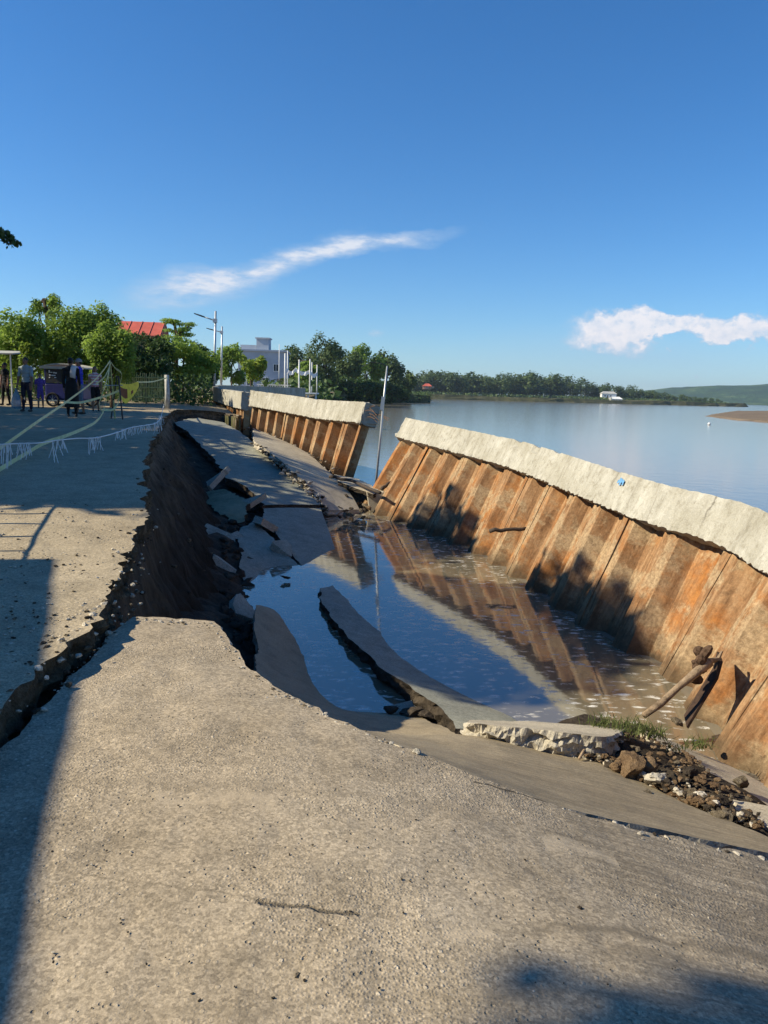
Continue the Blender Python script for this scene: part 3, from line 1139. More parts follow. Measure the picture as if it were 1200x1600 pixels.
def catmull(pts, n=12):
    out = []
    P = [pts[0]] + list(pts) + [pts[-1]]
    for i in range(1, len(P) - 2):
        for j in range(n):
            t = j / n
            q = []
            for a, b, c, d in zip(P[i - 1], P[i], P[i + 1], P[i + 2]):
                q.append(0.5 * (2 * b + (c - a) * t + (2 * a - 5 * b + 4 * c - d) * t * t + (3 * b - a - 3 * c + d) * t ** 3))
            out.append(q)
    out.append(list(pts[-1]))
    return out


def river_wall(label, stations, cap_h, cap_w, seed, period=1.12, depth=0.30, group=None, cap_over=(0.0, 0.0), face=0.16, cap_h1=None):
    cap_h1 = cap_h if cap_h1 is None else cap_h1
    """stations: (x, y, zbase, lean, height); lean and height lead from the base to the underside of the cap"""
    P = catmull(stations, 10)
    L = arc_param(P)

    def at(s):
        s = max(0, min(L[-1], s))
        i = int(np.searchsorted(L, s)) - 1
        i = max(0, min(len(P) - 2, i))
        f = (s - L[i]) / max(1e-9, L[i + 1] - L[i])
        q = [a + (b - a) * f for a, b in zip(P[i], P[i + 1])]
        j0, j1 = max(0, i - 3), min(len(P) - 1, i + 4)
        tx, ty = P[j1][0] - P[j0][0], P[j1][1] - P[j0][1]
        m_ = math.hypot(tx, ty)
        tx, ty = tx / m_, ty / m_
        nx_, ny_ = ty, -tx                        # to the river side
        if nx_ < 0:
            nx_, ny_ = -nx_, -ny_
        return q, Vector((tx, ty, 0)), Vector((nx_, ny_, 0))
    mid_q, _, _ = at(L[-1] / 2)
    root = empty('river_wall', (mid_q[0], mid_q[1], mid_q[2]), label, 'wall', group)
    # sheet piles: each a folded steel sheet, every pile an object
    npile = max(1, round(L[-1] / period))
    per = L[-1] / npile
    prof = [(0.0, 0), (0.13, 0), (0.17, 0), (0.33, 1), (0.36, 1), (0.52, 1), (0.68, 1), (0.71, 1), (0.87, 0), (0.91, 0), (1.0, 0)]
    rr = random.Random(seed)
    for k in range(npile):
        m = MB()
        m.uv = []
        NR = 9
        jit = rr.uniform(-0.03, 0.03)
        ztop = rr.uniform(-0.05, 0.02)
        for th in (0, 1):
            for (f, d) in prof:
                q, tg, n = at((k + f * 0.992) * per)
                base = Vector((q[0], q[1], q[2]))
                topp = base + n * q[3] + Vector((0, 0, q[4]))
                ax = (topp - base)
                ext = 1.15
                b2 = base - ax.normalized() * ext
                t2 = topp + ax.normalized() * (0.12 + ztop)
                pn = ax.normalized().cross(tg)
                if pn.dot(n) < 0:
                    pn = -pn
                for r in range(NR + 1):
                    t = r / NR
                    p = b2.lerp(t2, t)
                    dent = 0.018 * noise.noise(Vector((k * 3.1 + f * 2, t * 3, seed)))
                    p = p + pn * (d * depth - depth * 0.5 + jit * t + dent + th * 0.014)
                    m.v.append(tuple(p))
                    m.uv.append(((k + f) * per + seed * 3.3, t * (t2 - b2).length - ext))
        NP = len(prof)
        blk = NP * (NR + 1)
        for th in (0, 1):
            for i in range(NP - 1):
                for r in range(NR):
                    a = th * blk + i * (NR + 1) + r
                    fc = (a, a + NR + 1, a + NR + 2, a + 1)
                    m.f.append(fc if th else fc[::-1])
                    m.m.append(0)
        for i in range(NP - 1):
            a = i * (NR + 1) + NR
            m.f.append((a, a + NR + 1, a + NR + 1 + blk, a + blk))
            m.m.append(0)
        for i in (0, NP - 1):
            for r in range(NR):
                a = i * (NR + 1) + r
                m.f.append((a, a + 1, a + 1 + blk, a + blk))
                m.m.append(0)
        m.build('sheet_pile', [M_RUST], root)
    # cap beam
    m = MB()
    m.uv = []
    s0, s1 = -cap_over[0], L[-1] + cap_over[1]
    NS = max(8, int((s1 - s0) / 0.05))
    NH, NW = 7, 5
    ring = [(0, j / NH) for j in range(NH)] + [(j / NW, 1) for j in range(NW)] + [(1, 1 - j / NH) for j in range(NH)] + [(1 - j / NW, 0) for j in range(NW)]
    NRg = len(ring)
    for i in range(NS + 1):
        s = s0 + (s1 - s0) * i / NS
        q, tg, n = at(s)
        over = tg * (min(0, s) + max(0, s - L[-1]))
        base = Vector((q[0], q[1], q[2])) + over
        topp = base + n * q[3] + Vector((0, 0, q[4]))
        ax = (topp - base).normalized()
        pn = ax.cross(tg)
        if pn.dot(n) < 0:
            pn = -pn
        endt = min(i, NS - i)
        for (a, b) in ring:
            x_ = -depth / 2 - face + a * cap_w
            y_ = b * (cap_h + (cap_h1 - cap_h) * i / NS)
            p = topp + pn * x_ + ax * y_
            am = 0.007 + (0.020 if b < 0.05 else 0) + (0.04 if endt < 2 else 0)
            off = am * fbm(s * 7.3 + a * 3, b * 5.0 + a * 1.3, seed, 4, 2.3, 0.75)
            off2 = am * fbm(s * 9.1, b * 4.0 + a * 2.3, seed + 9, 4, 2.3, 0.75)
            chip = 0.0
            if b > 0.85 and a < 0.1:
                chip = max(0.0, noise.noise(Vector((s * 2.2, seed, 1))) - 0.15) * 0.10
            p = p + pn * (off + chip) + ax * (off2 - chip * 0.6)
            if endt < 1:
                p += tg * (0.10 * fbm(a * 4, b * 4, seed + s, 3))
            m.v.append(tuple(p))
            m.uv.append((s + seed, b * cap_h + a * 0.7))
    for i in range(NS):
        for k in range(NRg):
            a = i * NRg + k
            b = i * NRg + (k + 1) % NRg
            m.f.append((a, b, b + NRg, a + NRg))
            m.m.append(0)
    m.f.append(tuple(range(NRg)))
    m.f.append(tuple(reversed(range(NS * NRg, (NS + 1) * NRg))))
    m.m += [0, 0]
    cap = m.build('cap_beam', [M_CAP], root)
    # recalc normals outwards
    bmx = bmesh.new()
    bmx.from_mesh(cap.data)
    bmesh.ops.recalc_face_normals(bmx, faces=bmx.faces[:])
    bmx.to_mesh(cap.data)
    bmx.free()
    return root, at, L[-1], cap


LN = [(1.12, 1.82), (.80, 1.68), (.72, 1.62), (.64, 1.46), (.66, 1.42), (.66, 1.40), (.70, 1.42), (.74, 1.45), (.76, 1.5)]
st1 = [(x, y, WATER, l, h) for (x, y), (l, h) in zip(WB, LN)]
wall1, at1, len1, cap1 = river_wall('long rust-orange sheet pile wall leaning outward on the right under a pale concrete cap', st1, 0.60, 0.52, 2.0, cap_h1=0.50, depth=0.20, period=1.0)
st2 = [(-5.55, 32.4, -.15, .12, .95), (-3.6, 28.4, -.45, .22, 1.10), (-2.2, 25.4, -.72, .34, 1.25), (-1.0, 22.9, -1.0, .50, 1.52)]
st2 = [(x, y, z, l, h) for x, y, z, l, h in st2]
wall2, at2, len2, cap2 = river_wall('shorter tilted sheet pile wall with dark recesses beyond the gap, capped in pale concrete', st2, 0.64, 0.55, 5.0, cap_over=(0.0, 0.12), depth=0.42, period=1.05)
st3 = [(-10.75, 47.6, .2, .02, .75), (-8.3, 40.2, -.05, .03, .80), (-6.1, 33.7, -.3, .05, .95)]
wall3, at3, len3, cap3 = river_wall('farthest straight piece of pale cap wall beside the street lamp', st3, 0.74, 0.45, 8.0)
st4 = [(-10.85, 48.0, -1.6, .0, 2.55), (-11.35, 50.8, -1.6, .0, 2.6), (-11.1, 54.2, -1.6, .0, 2.65), (-9.6, 58.4, -1.6, .0, 2.65), (-6.9, 64, -1.6, 0, 2.65)]
wall4, at4, len4, cap4 = river_wall('dark curved river wall in shade around the riverside plaza', st4, 0.72, 0.45, 12.0, depth=0.2)

# blue paint mark on the near cap
m = MB()
best = min((at1(s / 50 * len1) + (s / 50 * len1,) for s in range(51)), key=lambda r: abs((Vector((r[0][0], r[0][1], 0)) - W(880, 960, WATER).xy.to_3d()).length))
q, tg, n, s_ = best
for k in range(5):
    q, tg, n = at1(s_ + (k - 2) * 0.035)
    base = Vector((q[0], q[1], q[2]))
    topp = base + n * q[3] + Vector((0, 0, q[4]))
    ax = (topp - base).normalized()
    pn = ax.cross(tg)
    pn = pn if pn.dot(n) > 0 else -pn
    c = topp + pn * (-0.10 - 0.16 - 0.022) + ax * (0.40 + 0.025 * (k % 2))
    w2 = tg * 0.0176
    h2 = ax * (0.025 + 0.012 * ((k * 7) % 3))
    m.add([c - w2 - h2, c + w2 - h2, c + w2 + h2, c - w2 + h2], [(0, 1, 2, 3)])
m.build('paint_mark', plain('blue_paint', (0.12, 0.30, 0.55), 0.8, .3, 30), wall1)

# ------------------------------------------------------------------ broken slabs of the road and walkway
near_poly = pxs([(-240, 1410, 0), (-120, 1290, 0), (0, 1172), (92, 1080), (150, 1020), (208, 964), (275, 967), (335, 971), (385, 1040), (440, 1078), (500, 1105), (545, 1130), (600, 1153), (655, 1174),
                 (740, 1213), (865, 1258), (1000, 1297), (1200, 1343), (1330, 1380)], ASURF) + [(2.6, 2.3), (3.2, 0.5), (3.2, -2.5), (-2.2, -2.5), (-2.4, 0.5)]
slab('road_slab', near_poly, ASURF, 0.19, M_SLAB, M_BREAK, step=0.035, amp=0.055, grid=0.06, micro=0.007, mscale=5.0, seed=2.2, K=6,
     label='large sunlit tan concrete slab filling the foreground with a pointed broken end', rough_side=0.03, straight=(13, 14, 18, 19, 20, 21, 22, 23))
dip_poly = pxs([(400, 945, -1.15), (428, 951, -1.42), (447, 985, -1.5), (470, 1021, -1.58), (495, 1036, -1.6), (545, 1110, -1.68), (600, 1106, -1.72), (650, 1119, -1.6), (700, 1133, -1.3), (742, 1149, -.92), (860, 1180, -.96),
                (930, 1186, -1.0), (1000, 1222, -.99), (1060, 1256, -.95), (1130, 1286, -.88), (1200, 1311, -.80), (1330, 1350, -.85), (1330, 1366, -.66), (1200, 1330, -.56), (1000, 1287, -.38), (868, 1253, -.25), (740, 1209, -.12)], ESURF)
dip_poly += [(0.2, 3.55), (-0.2, 4.3), (-0.75, 5.2)] + pxs([(400, 1060, -1.15)], ESURF)
slab('road_slab', dip_poly, ESURF, 0.18, M_SMOOTH, M_BREAK, step=0.05, amp=0.05, grid=0.09, micro=0.006, mscale=4.0, seed=5.1,
     label='smooth concrete slab bent down from the crack into the water behind the foreground slab', straight=(0, 17, 18, 19, 20), rough_side=0.04)


def plate(lst, lam=0.02):
    return surf_px(lst, 'tps', lam)


c_pts = [(500, 912, -1.47), (520, 908, -1.52), (570, 960, -1.50), (640, 1015, -1.58), (720, 1065, -1.58), (800, 1110, -1.52), (840, 1132, -1.38), (790, 1133, -1.25), (712, 1126, -1.22), (690, 1096, -1.30), (640, 1060, -1.36),
         (590, 1030, -1.38), (560, 1000, -1.40), (520, 960, -1.42), (503, 935, -1.43)]
c_surf = plate(c_pts)
slab('slab_strip', pxs(c_pts, None), lambda x, y: c_surf(x, y) - 0.07, 0.2, M_SUNK, M_SOIL, step=0.07, amp=0.06, grid=0.12, seed=7.7, rough_side=0.06,
     label='narrow strip of grey slab rising from the pond like a long tongue')
d_pts = [(733, 1130, -.84), (790, 1136, -.80), (850, 1141, -.79), (905, 1147, -.80), (945, 1151, -.82), (985, 1140, -.98), (940, 1134, -.98), (830, 1127, -.97), (735, 1125, -.96)]
slab('slab_block', pxs(d_pts, None), plate(d_pts), 0.21, M_WALK, M_WHITE, step=0.016, amp=0.06, grid=0.06, seed=9.2, rough_side=0.055, K=8,
     label='white-faced broken slab edge lying across the near end of the pond')
f_pts = [(1000, 1138, -1.22), (1055, 1160, -1.36), (1140, 1196, -1.46), (1200, 1228, -1.46), (1330, 1300, -1.45), (1330, 1350, -1.15), (1215, 1282, -1.12), (1150, 1252, -1.10), (1100, 1215, -1.12), (1050, 1178, -1.14)]
slab('walkway_slab', pxs(f_pts, None), plate(f_pts), 0.2, M_WALK, M_WALK, step=0.06, amp=0.04, grid=0.12, seed=4.2, rough_side=0.03,
     label='tilted walkway slab beside the foot of the leaning wall with a stone on it')
k_pts = [(1140, 1248, -1.03), (1215, 1262, -1.03), (1300, 1300, -1.03), (1300, 1345, -.98), (1200, 1292, -.95), (1150, 1268, -.95)]
slab('kerb_block', pxs(k_pts, None), plate(k_pts), 0.2, M_WALK, M_BREAK, step=0.05, amp=0.05, grid=0.1, seed=1.9,
     label='broken kerb block at the right edge above the rubble')

g_up = pxs([(272, 660), (310, 653), (350, 660), (395, 690), (420, 714), (445, 740), (475, 765), (500, 789), (455, 788), (410, 789), (406, 782), (388, 762), (370, 752), (352, 745), (335, 717), (305, 686)], GSURF)
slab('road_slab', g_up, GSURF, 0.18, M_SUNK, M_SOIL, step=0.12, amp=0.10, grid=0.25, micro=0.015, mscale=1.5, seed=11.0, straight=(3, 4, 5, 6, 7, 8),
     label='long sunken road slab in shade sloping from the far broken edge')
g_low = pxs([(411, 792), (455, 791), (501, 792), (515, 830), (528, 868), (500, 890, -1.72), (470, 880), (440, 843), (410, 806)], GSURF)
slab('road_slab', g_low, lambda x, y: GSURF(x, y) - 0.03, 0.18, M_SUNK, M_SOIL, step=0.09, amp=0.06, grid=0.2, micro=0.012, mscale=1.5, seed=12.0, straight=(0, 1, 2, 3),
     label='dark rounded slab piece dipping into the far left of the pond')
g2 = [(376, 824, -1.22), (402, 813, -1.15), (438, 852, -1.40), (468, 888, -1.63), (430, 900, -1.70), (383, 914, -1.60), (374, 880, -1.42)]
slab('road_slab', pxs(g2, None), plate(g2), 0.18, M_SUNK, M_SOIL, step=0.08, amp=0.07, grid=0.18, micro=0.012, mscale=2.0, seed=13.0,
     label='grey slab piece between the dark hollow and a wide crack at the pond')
gr = [(312, 776, -1.0), (322, 768, -.92), (352, 765, -.82), (390, 783, -.95), (384, 792, -1.02), (388, 803, -1.12), (372, 816, -1.24), (352, 803, -1.12), (345, 806, -1.16)]
slab('mossy_slab', pxs(gr, None), plate(gr), 0.15, M_GREEN, M_SOIL, step=0.05, amp=0.16, grid=0.12, micro=0.03, mscale=2.5, seed=14.0,
     label='small green-tinged slab tilted into the dark hollow under the road edge')
h_pts = [(395, 668, -.05), (430, 683, -.2), (480, 707, -.5), (515, 738, -.85), (562, 796, -1.5), (512, 797, -1.43), (490, 771, -1.05), (455, 736, -.6), (425, 709, -.3), (397, 689, -.1)]
slab('walkway_slab', pxs(h_pts, None), plate(h_pts), 0.2, M_WALK, M_BREAK, step=0.12, amp=0.06, grid=0.22, micro=0.012, mscale=1.5, seed=15.0, straight=(3, 4),
     label='sunlit walkway slab running down to the pond along the second wall')
h2 = [(522, 741, -.88), (560, 748, -.96), (592, 766, -1.05), (583, 772, -1.10), (548, 760, -1.0), (528, 752, -.95)]
slab('walkway_slab', pxs(h2, None), plate(h2), 0.10, M_WALK, M_SOIL, step=0.08, amp=0.04, grid=0.15, seed=16.0,
     label='thin broken walkway plate jutting into the gap between the two walls')
sb = [W(572, 766, -1.0), W(601, 768, -1.0)]
mb = MB()
c0 = W(586, 780, -1.25)
mb.add([c0 + Vector(v) for v in ((-.14, 0, -.35), (.12, 0, -.35), (.24, .02, .2), (-.24, .02, .2), (-.14, .3, -.35), (.12, .3, -.35), (.24, .32, .2), (-.24, .32, .2))],
       [(0, 1, 2, 3), (7, 6, 5, 4), (3, 2, 6, 7), (0, 4, 5, 1), (1, 5, 6, 2), (0, 3, 7, 4)])
bo = mb.build('concrete_block', [M_WALK], None, False, tuple(c0), label='small wedge-shaped concrete block standing at the gap under the leaning pole', cat='block')
bv_ = bo.modifiers.new('bevel', 'BEVEL')
bv_.width = 0.02


def fragment(c, size, seed, tilt, mat, label, thick=.14):
    """broken piece of road slab: an irregular angular plate lying tilted"""
    rr_ = random.Random(seed)
    n_ = rr_.randint(5, 7)
    ang = sorted(rr_.uniform(0, 2 * math.pi) * .35 + 2 * math.pi * k / n_ for k in range(n_))
    R_ = Matrix.Rotation(tilt[0], 3, 'X') @ Matrix.Rotation(tilt[1], 3, 'Y')
    pts_ = []
    for k in range(n_):
        a0, a1 = ang[k], ang[(k + 1) % n_] + (2 * math.pi if k == n_ - 1 else 0)
        r0 = size * (.75 + .45 * random.Random(seed + k).random())
        r1 = size * (.75 + .45 * random.Random(seed + (k + 1) % n_).random())
        p0_, p1_ = Vector((r0 * math.cos(a0), r0 * math.sin(a0), 0)), Vector((r1 * math.cos(a1), r1 * math.sin(a1), 0))
        for j in range(6):
            q_ = p0_.lerp(p1_, j / 6)
            w_ = .035 * size / .4 * fbm(q_.x * 9, q_.y * 9, seed, 4)
            pts_.append(q_ * (1 + w_ * 3))
    m_ = MB()
    N_ = len(pts_)
    rows = 4
    for r in range(rows + 1):
        for p_ in pts_:
            k_ = 1 + (.05 * noise.noise(Vector((p_.x * 11, p_.y * 11, r * 2.1 + seed))) if r else 0)
            m_.v.append(tuple(Vector(c) + R_ @ Vector((p_.x * k_, p_.y * k_, -thick * r / rows))))
    m_.v.append(tuple(Vector(c) + R_ @ Vector((0, 0, .004))))
    top_c = len(m_.v) - 1
    for k in range(N_):
        m_.f.append((top_c, k, (k + 1) % N_))
        m_.m.append(0)
        for r in range(rows):
            m_.f.append((r * N_ + k, (r + 1) * N_ + k, (r + 1) * N_ + (k + 1) % N_, r * N_ + (k + 1) % N_))
            m_.m.append(1)
    m_.f.append(tuple(reversed(range(rows * N_, (rows + 1) * N_))))
    m_.m.append(1)
    return m_.build('slab_fragment', [mat, M_BREAK], None, False, tuple(c), label=label, cat='slab', group='broken slab fragments')


for k, (px, py, z, sz_, tl, lab) in enumerate((
        (398, 782, -.92, .34, (.5, -.2), 'broken slab fragment wedged at the end of the long sunken slab'), (418, 815, -1.12, .30, (-.35, .4), 'slab fragment standing in the wide crack above the pond'),
        (445, 856, -1.38, .26, (.3, .5), 'small slab fragment lower in the wide crack'), (352, 838, -1.25, .42, (.45, .35), 'large slab fragment lying dark in the hollow'),
        (362, 885, -1.42, .36, (-.3, .6), 'slab fragment leaning in the hollow beside the grey slab piece'), (338, 744, -.62, .36, (.4, -.5), 'slab fragment at the left lip of the long sunken slab'),
        (384, 950, -1.45, .26, (.2, .7), 'slab fragment by the little pool behind the foreground slab'), (632, 1104, -1.57, .20, (.1, -.12), 'thin slab fragment lying in the water at the near pond edge'),
        (330, 664, .08, .5, (.25, .1), 'slab fragment hanging under the far broken road edge'))):
    fragment(W(px, py, z), sz_, 31 + 7 * k, tl, M_SUNK, lab)


# ------------------------------------------------------------------ rocks and rubble
def rock_mesh(seed, sub=2, sq=(1, .85, .65), rough=0.28):
    bmr = bmesh.new()
    bmesh.ops.create_icosphere(bmr, subdivisions=sub, radius=1.0)
    rr = random.Random(seed)
    planes = []
    for _ in range(14):
        d = Vector((rr.gauss(0, 1), rr.gauss(0, 1), rr.gauss(0, 1))).normalized()
        planes.append((d, rr.uniform(0.55, 0.85)))
    for v in bmr.verts:
        p = v.co.copy()
        for d, h in planes:
            e = p.dot(d) - h
            if e > 0:
                p -= d * e
        p *= 1 + rough * noise.noise(v.co * 2.1 + Vector((seed * 1.7, 0, 0))) + (0.10 * noise.noise(v.co * 6.3) if sub > 2 else 0)
        v.co = Vector((p.x * sq[0], p.y * sq[1], p.z * sq[2]))
    me_ = bpy.data.meshes.new('rock')
    bmr.to_mesh(me_)
    bmr.free()
    return me_


ROCKS = {}
for mname, mt in (('stone', M_ROCK), ('white', M_WHITE), ('clay', M_RED_ROCK), ('soil', M_SOIL), ('slab', M_BREAK)):
    ROCKS[mname] = []
    for i in range(6):
        me_ = rock_mesh(i * 3 + len(mname), 3)
        me_.materials.append(mt)
        ROCKS[mname].append(me_)


def rock(p, size, kind, label, group=None, name='rock', cat='rock', flat=1.0):
    o_ = bpy.data.objects.new(name, rnd.choice(ROCKS[kind]))
    COL.objects.link(o_)
    o_.location = p
    o_.scale = (size * rnd.uniform(.85, 1.15), size * rnd.uniform(.8, 1.1), size * rnd.uniform(.8, 1.1) * flat)
    o_.rotation_euler = (rnd.uniform(-.5, .5), rnd.uniform(-.5, .5), rnd.uniform(0, 6.28))
    return tag(o_, label, cat, group)


# singled-out stones
rock(W(1156, 1232, -1.17) + Vector((0, 0, .05)), .075, 'stone', 'pale pointed stone alone on the tilted walkway slab at the right', cat='stone', name='stone')
rock(W(1058, 1128, -1.22), .06, 'stone', 'pale stone at the foot of the driftwood log', cat='stone', name='stone')
rock(W(1008, 1248, -.92) + Vector((0, 0, .02)), .05, 'stone', 'grey chunk low in the rubble left of the kerb block', name='concrete_chunk', cat='chunk')
rock(W(1125, 1278, -.86), .085, 'stone', 'pale angular chunk beside the kerb block', name='concrete_chunk', cat='chunk')
rock(W(1025, 1215, -.88), .075, 'white', 'largest whitish lump in the middle of the rubble', name='concrete_chunk', cat='chunk')
rock(W(985, 1185, -.86) - Vector((0, 0, .05)), .15, 'clay', 'big brown clay lump under the grassy end of the white slab', name='clay_lump', cat='lump')
rock(W(1010, 1196, -.9), .09, 'clay', 'smaller brown clay lump right of the big one', name='clay_lump', cat='lump')
rock(W(965, 1200, -.93), .06, 'clay', 'smallest clay lump at the lower left of the big one', name='clay_lump', cat='lump')
rock(W(465, 1528, .0) + Vector((0, 0, .006)), .014, 'stone', 'tiny pale pebble near the bottom of the foreground slab', name='pebble', cat='pebble')
rock(W(905, 1423, -.09) + Vector((0, 0, .006)), .013, 'soil', 'tiny dark pebble right of centre on the foreground slab', name='pebble', cat='pebble')
rock(W(1003, 1461, -.13) + Vector((0, 0, .006)), .010, 'slab', 'left of two small pebbles by the dark stain at lower right', name='pebble', cat='pebble')
rock(W(1034, 1466, -.14) + Vector((0, 0, .006)), .012, 'slab', 'right of two small pebbles by the dark stain at lower right', name='pebble', cat='pebble')
rock(W(651, 1176, -.06) + Vector((0, 0, .005)), .020, 'white', 'white chip on the broken lip of the foreground slab', name='concrete_chip', cat='chip')
class Gravel:
    """many small stones that nobody would count, kept as one object"""

    def __init__(self):
        self.d = {}

    def add(self, p, size, kind, flat=1.0):
        me_ = rnd.choice(ROCKS_LOW[kind])
        R_ = Matrix.Rotation(rnd.uniform(0, 6.28), 3, 'Z') @ Matrix.Rotation(rnd.uniform(-.6, .6), 3, 'X')
        sc = Vector((size * rnd.uniform(.8, 1.2), size * rnd.uniform(.8, 1.1), size * rnd.uniform(.7, 1.1) * flat))
        mb_ = self.d.setdefault('g', MB())
        mi = KINDS.index(kind)
        mb_.add([Vector(p) + R_ @ Vector((v[0] * sc.x, v[1] * sc.y, v[2] * sc.z)) for v in me_[0]], me_[1], mi)

    def build(self, name, label, cat):
        return self.d['g'].build(name, [KMAT[k] for k in KINDS], label=label, cat=cat, kind='stuff')


KINDS = ['stone', 'white', 'clay', 'soil', 'slab']
KMAT = {'stone': M_ROCK, 'white': M_WHITE, 'clay': M_RED_ROCK, 'soil': M_SOIL, 'slab': M_BREAK}
ROCKS_LOW = {}
for k_ in KINDS:
    ROCKS_LOW[k_] = []
    for i in range(5):
        me_ = rock_mesh(i * 5 + len(k_) + 40, 1)
        ROCKS_LOW[k_].append(([tuple(v.co) for v in me_.vertices], [tuple(p.vertices) for p in me_.polygons]))
        bpy.data.meshes.remove(me_)
NICE = {'stone': 'grey', 'white': 'whitish', 'clay': 'brown', 'soil': 'dark', 'slab': 'tan'}
# rubble heap between white slab, dipping slab and walkway
path = [W(905, 1168, -.9), W(960, 1190, -.92), W(1010, 1215, -.93), W(1060, 1240, -.92), W(1110, 1270, -.9), W(1190, 1300, -.86)]
gv = Gravel()
for k in range(900):
    t = rnd.uniform(0, 4.999)
    p = path[int(t)].lerp(path[int(t) + 1], t % 1)
    wv_ = rnd.gauss(0, 1)
    p = p + Vector((0.10 * wv_, 0.26 * abs(wv_) - .03, 0))
    z = max(FLOOR(p.x, p.y) + 0.03, min(-.80, ESURF(p.x, p.y) + .02)) + rnd.uniform(-.02, .04)
    kd = rnd.choice(('stone', 'clay', 'clay', 'slab', 'soil', 'clay', 'soil', 'stone'))
    if k < 26:
        rock(Vector((p.x, p.y, z)), rnd.uniform(.04, .075), kd, NICE[kd] + ' broken stone in the rubble heap between the white slab and the kerb block', 'rubble at the right')
    else:
        gv.add((p.x, p.y, z), rnd.choice((.007, .010, .014, .018, .025, .035)), kd)
walk_poly, kerb_poly = pxs(f_pts, None), pxs(k_pts, None)
for k in range(700):
    p = W(rnd.uniform(930, 1200), rnd.uniform(1140, 1300), -1.0)
    z = FLOOR(p.x, p.y)
    if in_poly(p.x, p.y, walk_poly) or in_poly(p.x, p.y, kerb_poly):
        continue
    if z < -1.5 or z < ESURF(p.x, p.y) - .2 and in_poly(p.x, p.y, dip_poly):
        continue
    gv.add((p.x, p.y, z + .05), rnd.choice((.008, .012, .018, .025, .035)), rnd.choice(('clay', 'clay', 'clay', 'clay', 'stone')), .7)
gv.build('rubble', 'small rubble spilling along the lower edge of the dipping slab at the right', 'rubble')
# stones in the mud of the gap
for k in range(40):
    p = W(rnd.uniform(528, 580), rnd.uniform(752, 792), -1.15)
    z = FLOOR(p.x, p.y)
    kd = rnd.choice(('stone', 'soil', 'clay'))
    rock(Vector((p.x, p.y, max(z, -1.5) + .05)), rnd.uniform(.05, .12), kd, NICE[kd] + ' stone in the rocky heap filling the gap between the walls', 'rocks in the gap')
# crumbs along the crack
crk = pxs([(872, 1262), (940, 1282), (1000, 1299), (1080, 1319), (1195, 1343)], ASURF)
gv = Gravel()
for k in range(160):
    t = rnd.uniform(0, 3.999)
    a, b = Vector(crk[int(t)]), Vector(crk[int(t) + 1])
    p = a.lerp(b, t % 1)
    x, y = p.x + rnd.gauss(0, .012), p.y + rnd.gauss(0.005, .018)
    gv.add((x, y, ASURF(x, y) - rnd.uniform(.0, .05)), rnd.uniform(.006, .026), rnd.choice(('slab', 'slab', 'stone', 'soil')))
gv.build('crumbs', 'crumbs of concrete along the long crack at the right', 'crumbs')
# crumbs and clods along the broken road edge on the left, pebbles on the dusty road
gv = Gravel()
for k in range(260):
    t = rnd.uniform(2, 10.99)
    a, b = Vector(EDGE[int(t)]), Vector(EDGE[int(t) + 1])
    p = a.lerp(b, t % 1)
    dx = rnd.gauss(0.02, .06)
    x, y = p.x + dx, p.y + rnd.gauss(0, .04)
    z = ROADZ(x, y) + (0.0 if dx < 0 else -rnd.uniform(.03, .25))
    gv.add((x, y, z), rnd.choice((.008, .012, .016, .022, .03)), rnd.choice(('slab', 'slab', 'soil', 'stone')))
for k in range(420):
    px_, py_ = rnd.uniform(0, 215), rnd.uniform(785, 1040)
    if px_ > np.interp(py_, [790, 850, 905, 940, 1005, 1062], [222, 210, 190, 160, 95, 50]) - 8:
        continue
    q = Vector(pxs([(px_, py_)], ROADZ)[0])
    gv.add((q.x, q.y, ROADZ(q.x, q.y) + .004), rnd.choice((.004, .006, .008, .012, .018)), rnd.choice(('slab', 'slab', 'stone', 'soil')), .7)
gv.build('gravel', 'loose pebbles and clods on the dusty road and its crumbling edge at the left', 'gravel')
gv = Gravel()
for k in range(160):
    p = W(rnd.uniform(345, 420), rnd.uniform(785, 1000), -1.35)
    gv.add((p.x, p.y, FLOOR(p.x, p.y) + .04), rnd.uniform(.04, .15), 'soil')
gv.build('earth_clods', 'dark earth clods in the hollow below the road edge', 'earth')
for k, (px_, py_, s_) in enumerate(((446, 902, .09), (612, 1108, .1), (640, 1112, .13), (668, 1118, .12), (690, 1122, .11))):
    rock(W(px_, py_, -1.53), s_, 'soil', ['dark lump in the water off the tip of the grey slab piece', 'leftmost of the dark lumps at the near pond edge', 'second dark lump from the left at the near pond edge',
         'third dark lump from the left at the near pond edge', 'rightmost dark lump at the near pond edge beside the slab strip'][k], 'lumps at the pond edge', 'clod', 'clod', 0.6)
# fine loose grit on the foreground slab
gv = Gravel()
for k in range(260):
    px_, py_ = rnd.uniform(60, 1180), rnd.uniform(1010, 1590)
    q = Vector(pxs([(px_, py_)], ASURF)[0])
    if not in_poly(q.x, q.y, near_poly):
        continue
    gv.add((q.x, q.y, ASURF(q.x, q.y) + .003), rnd.choice((.002, .003, .004, .006)), rnd.choice(('slab', 'stone', 'soil')), .7)
edge_a = pxs([(92, 1080), (150, 1020), (208, 966), (275, 970), (333, 974), (383, 1043), (440, 1081), (500, 1108), (545, 1133), (600, 1156), (652, 1177)], ASURF)
for k in range(230):
    t = rnd.uniform(0, len(edge_a) - 1.001)
    a, b = Vector(edge_a[int(t)]), Vector(edge_a[int(t) + 1])
    p = a.lerp(b, t % 1)
    dd = abs(rnd.gauss(0, .05))
    gv.add((p.x + rnd.gauss(0, .012) - dd * .3, p.y - dd, ASURF(p.x, p.y) + .002), rnd.choice((.003, .005, .008, .012, .017)), rnd.choice(('slab', 'slab', 'stone')), .7)
gv.build('grit', 'scattered grit lying on the foreground slab', 'gravel')

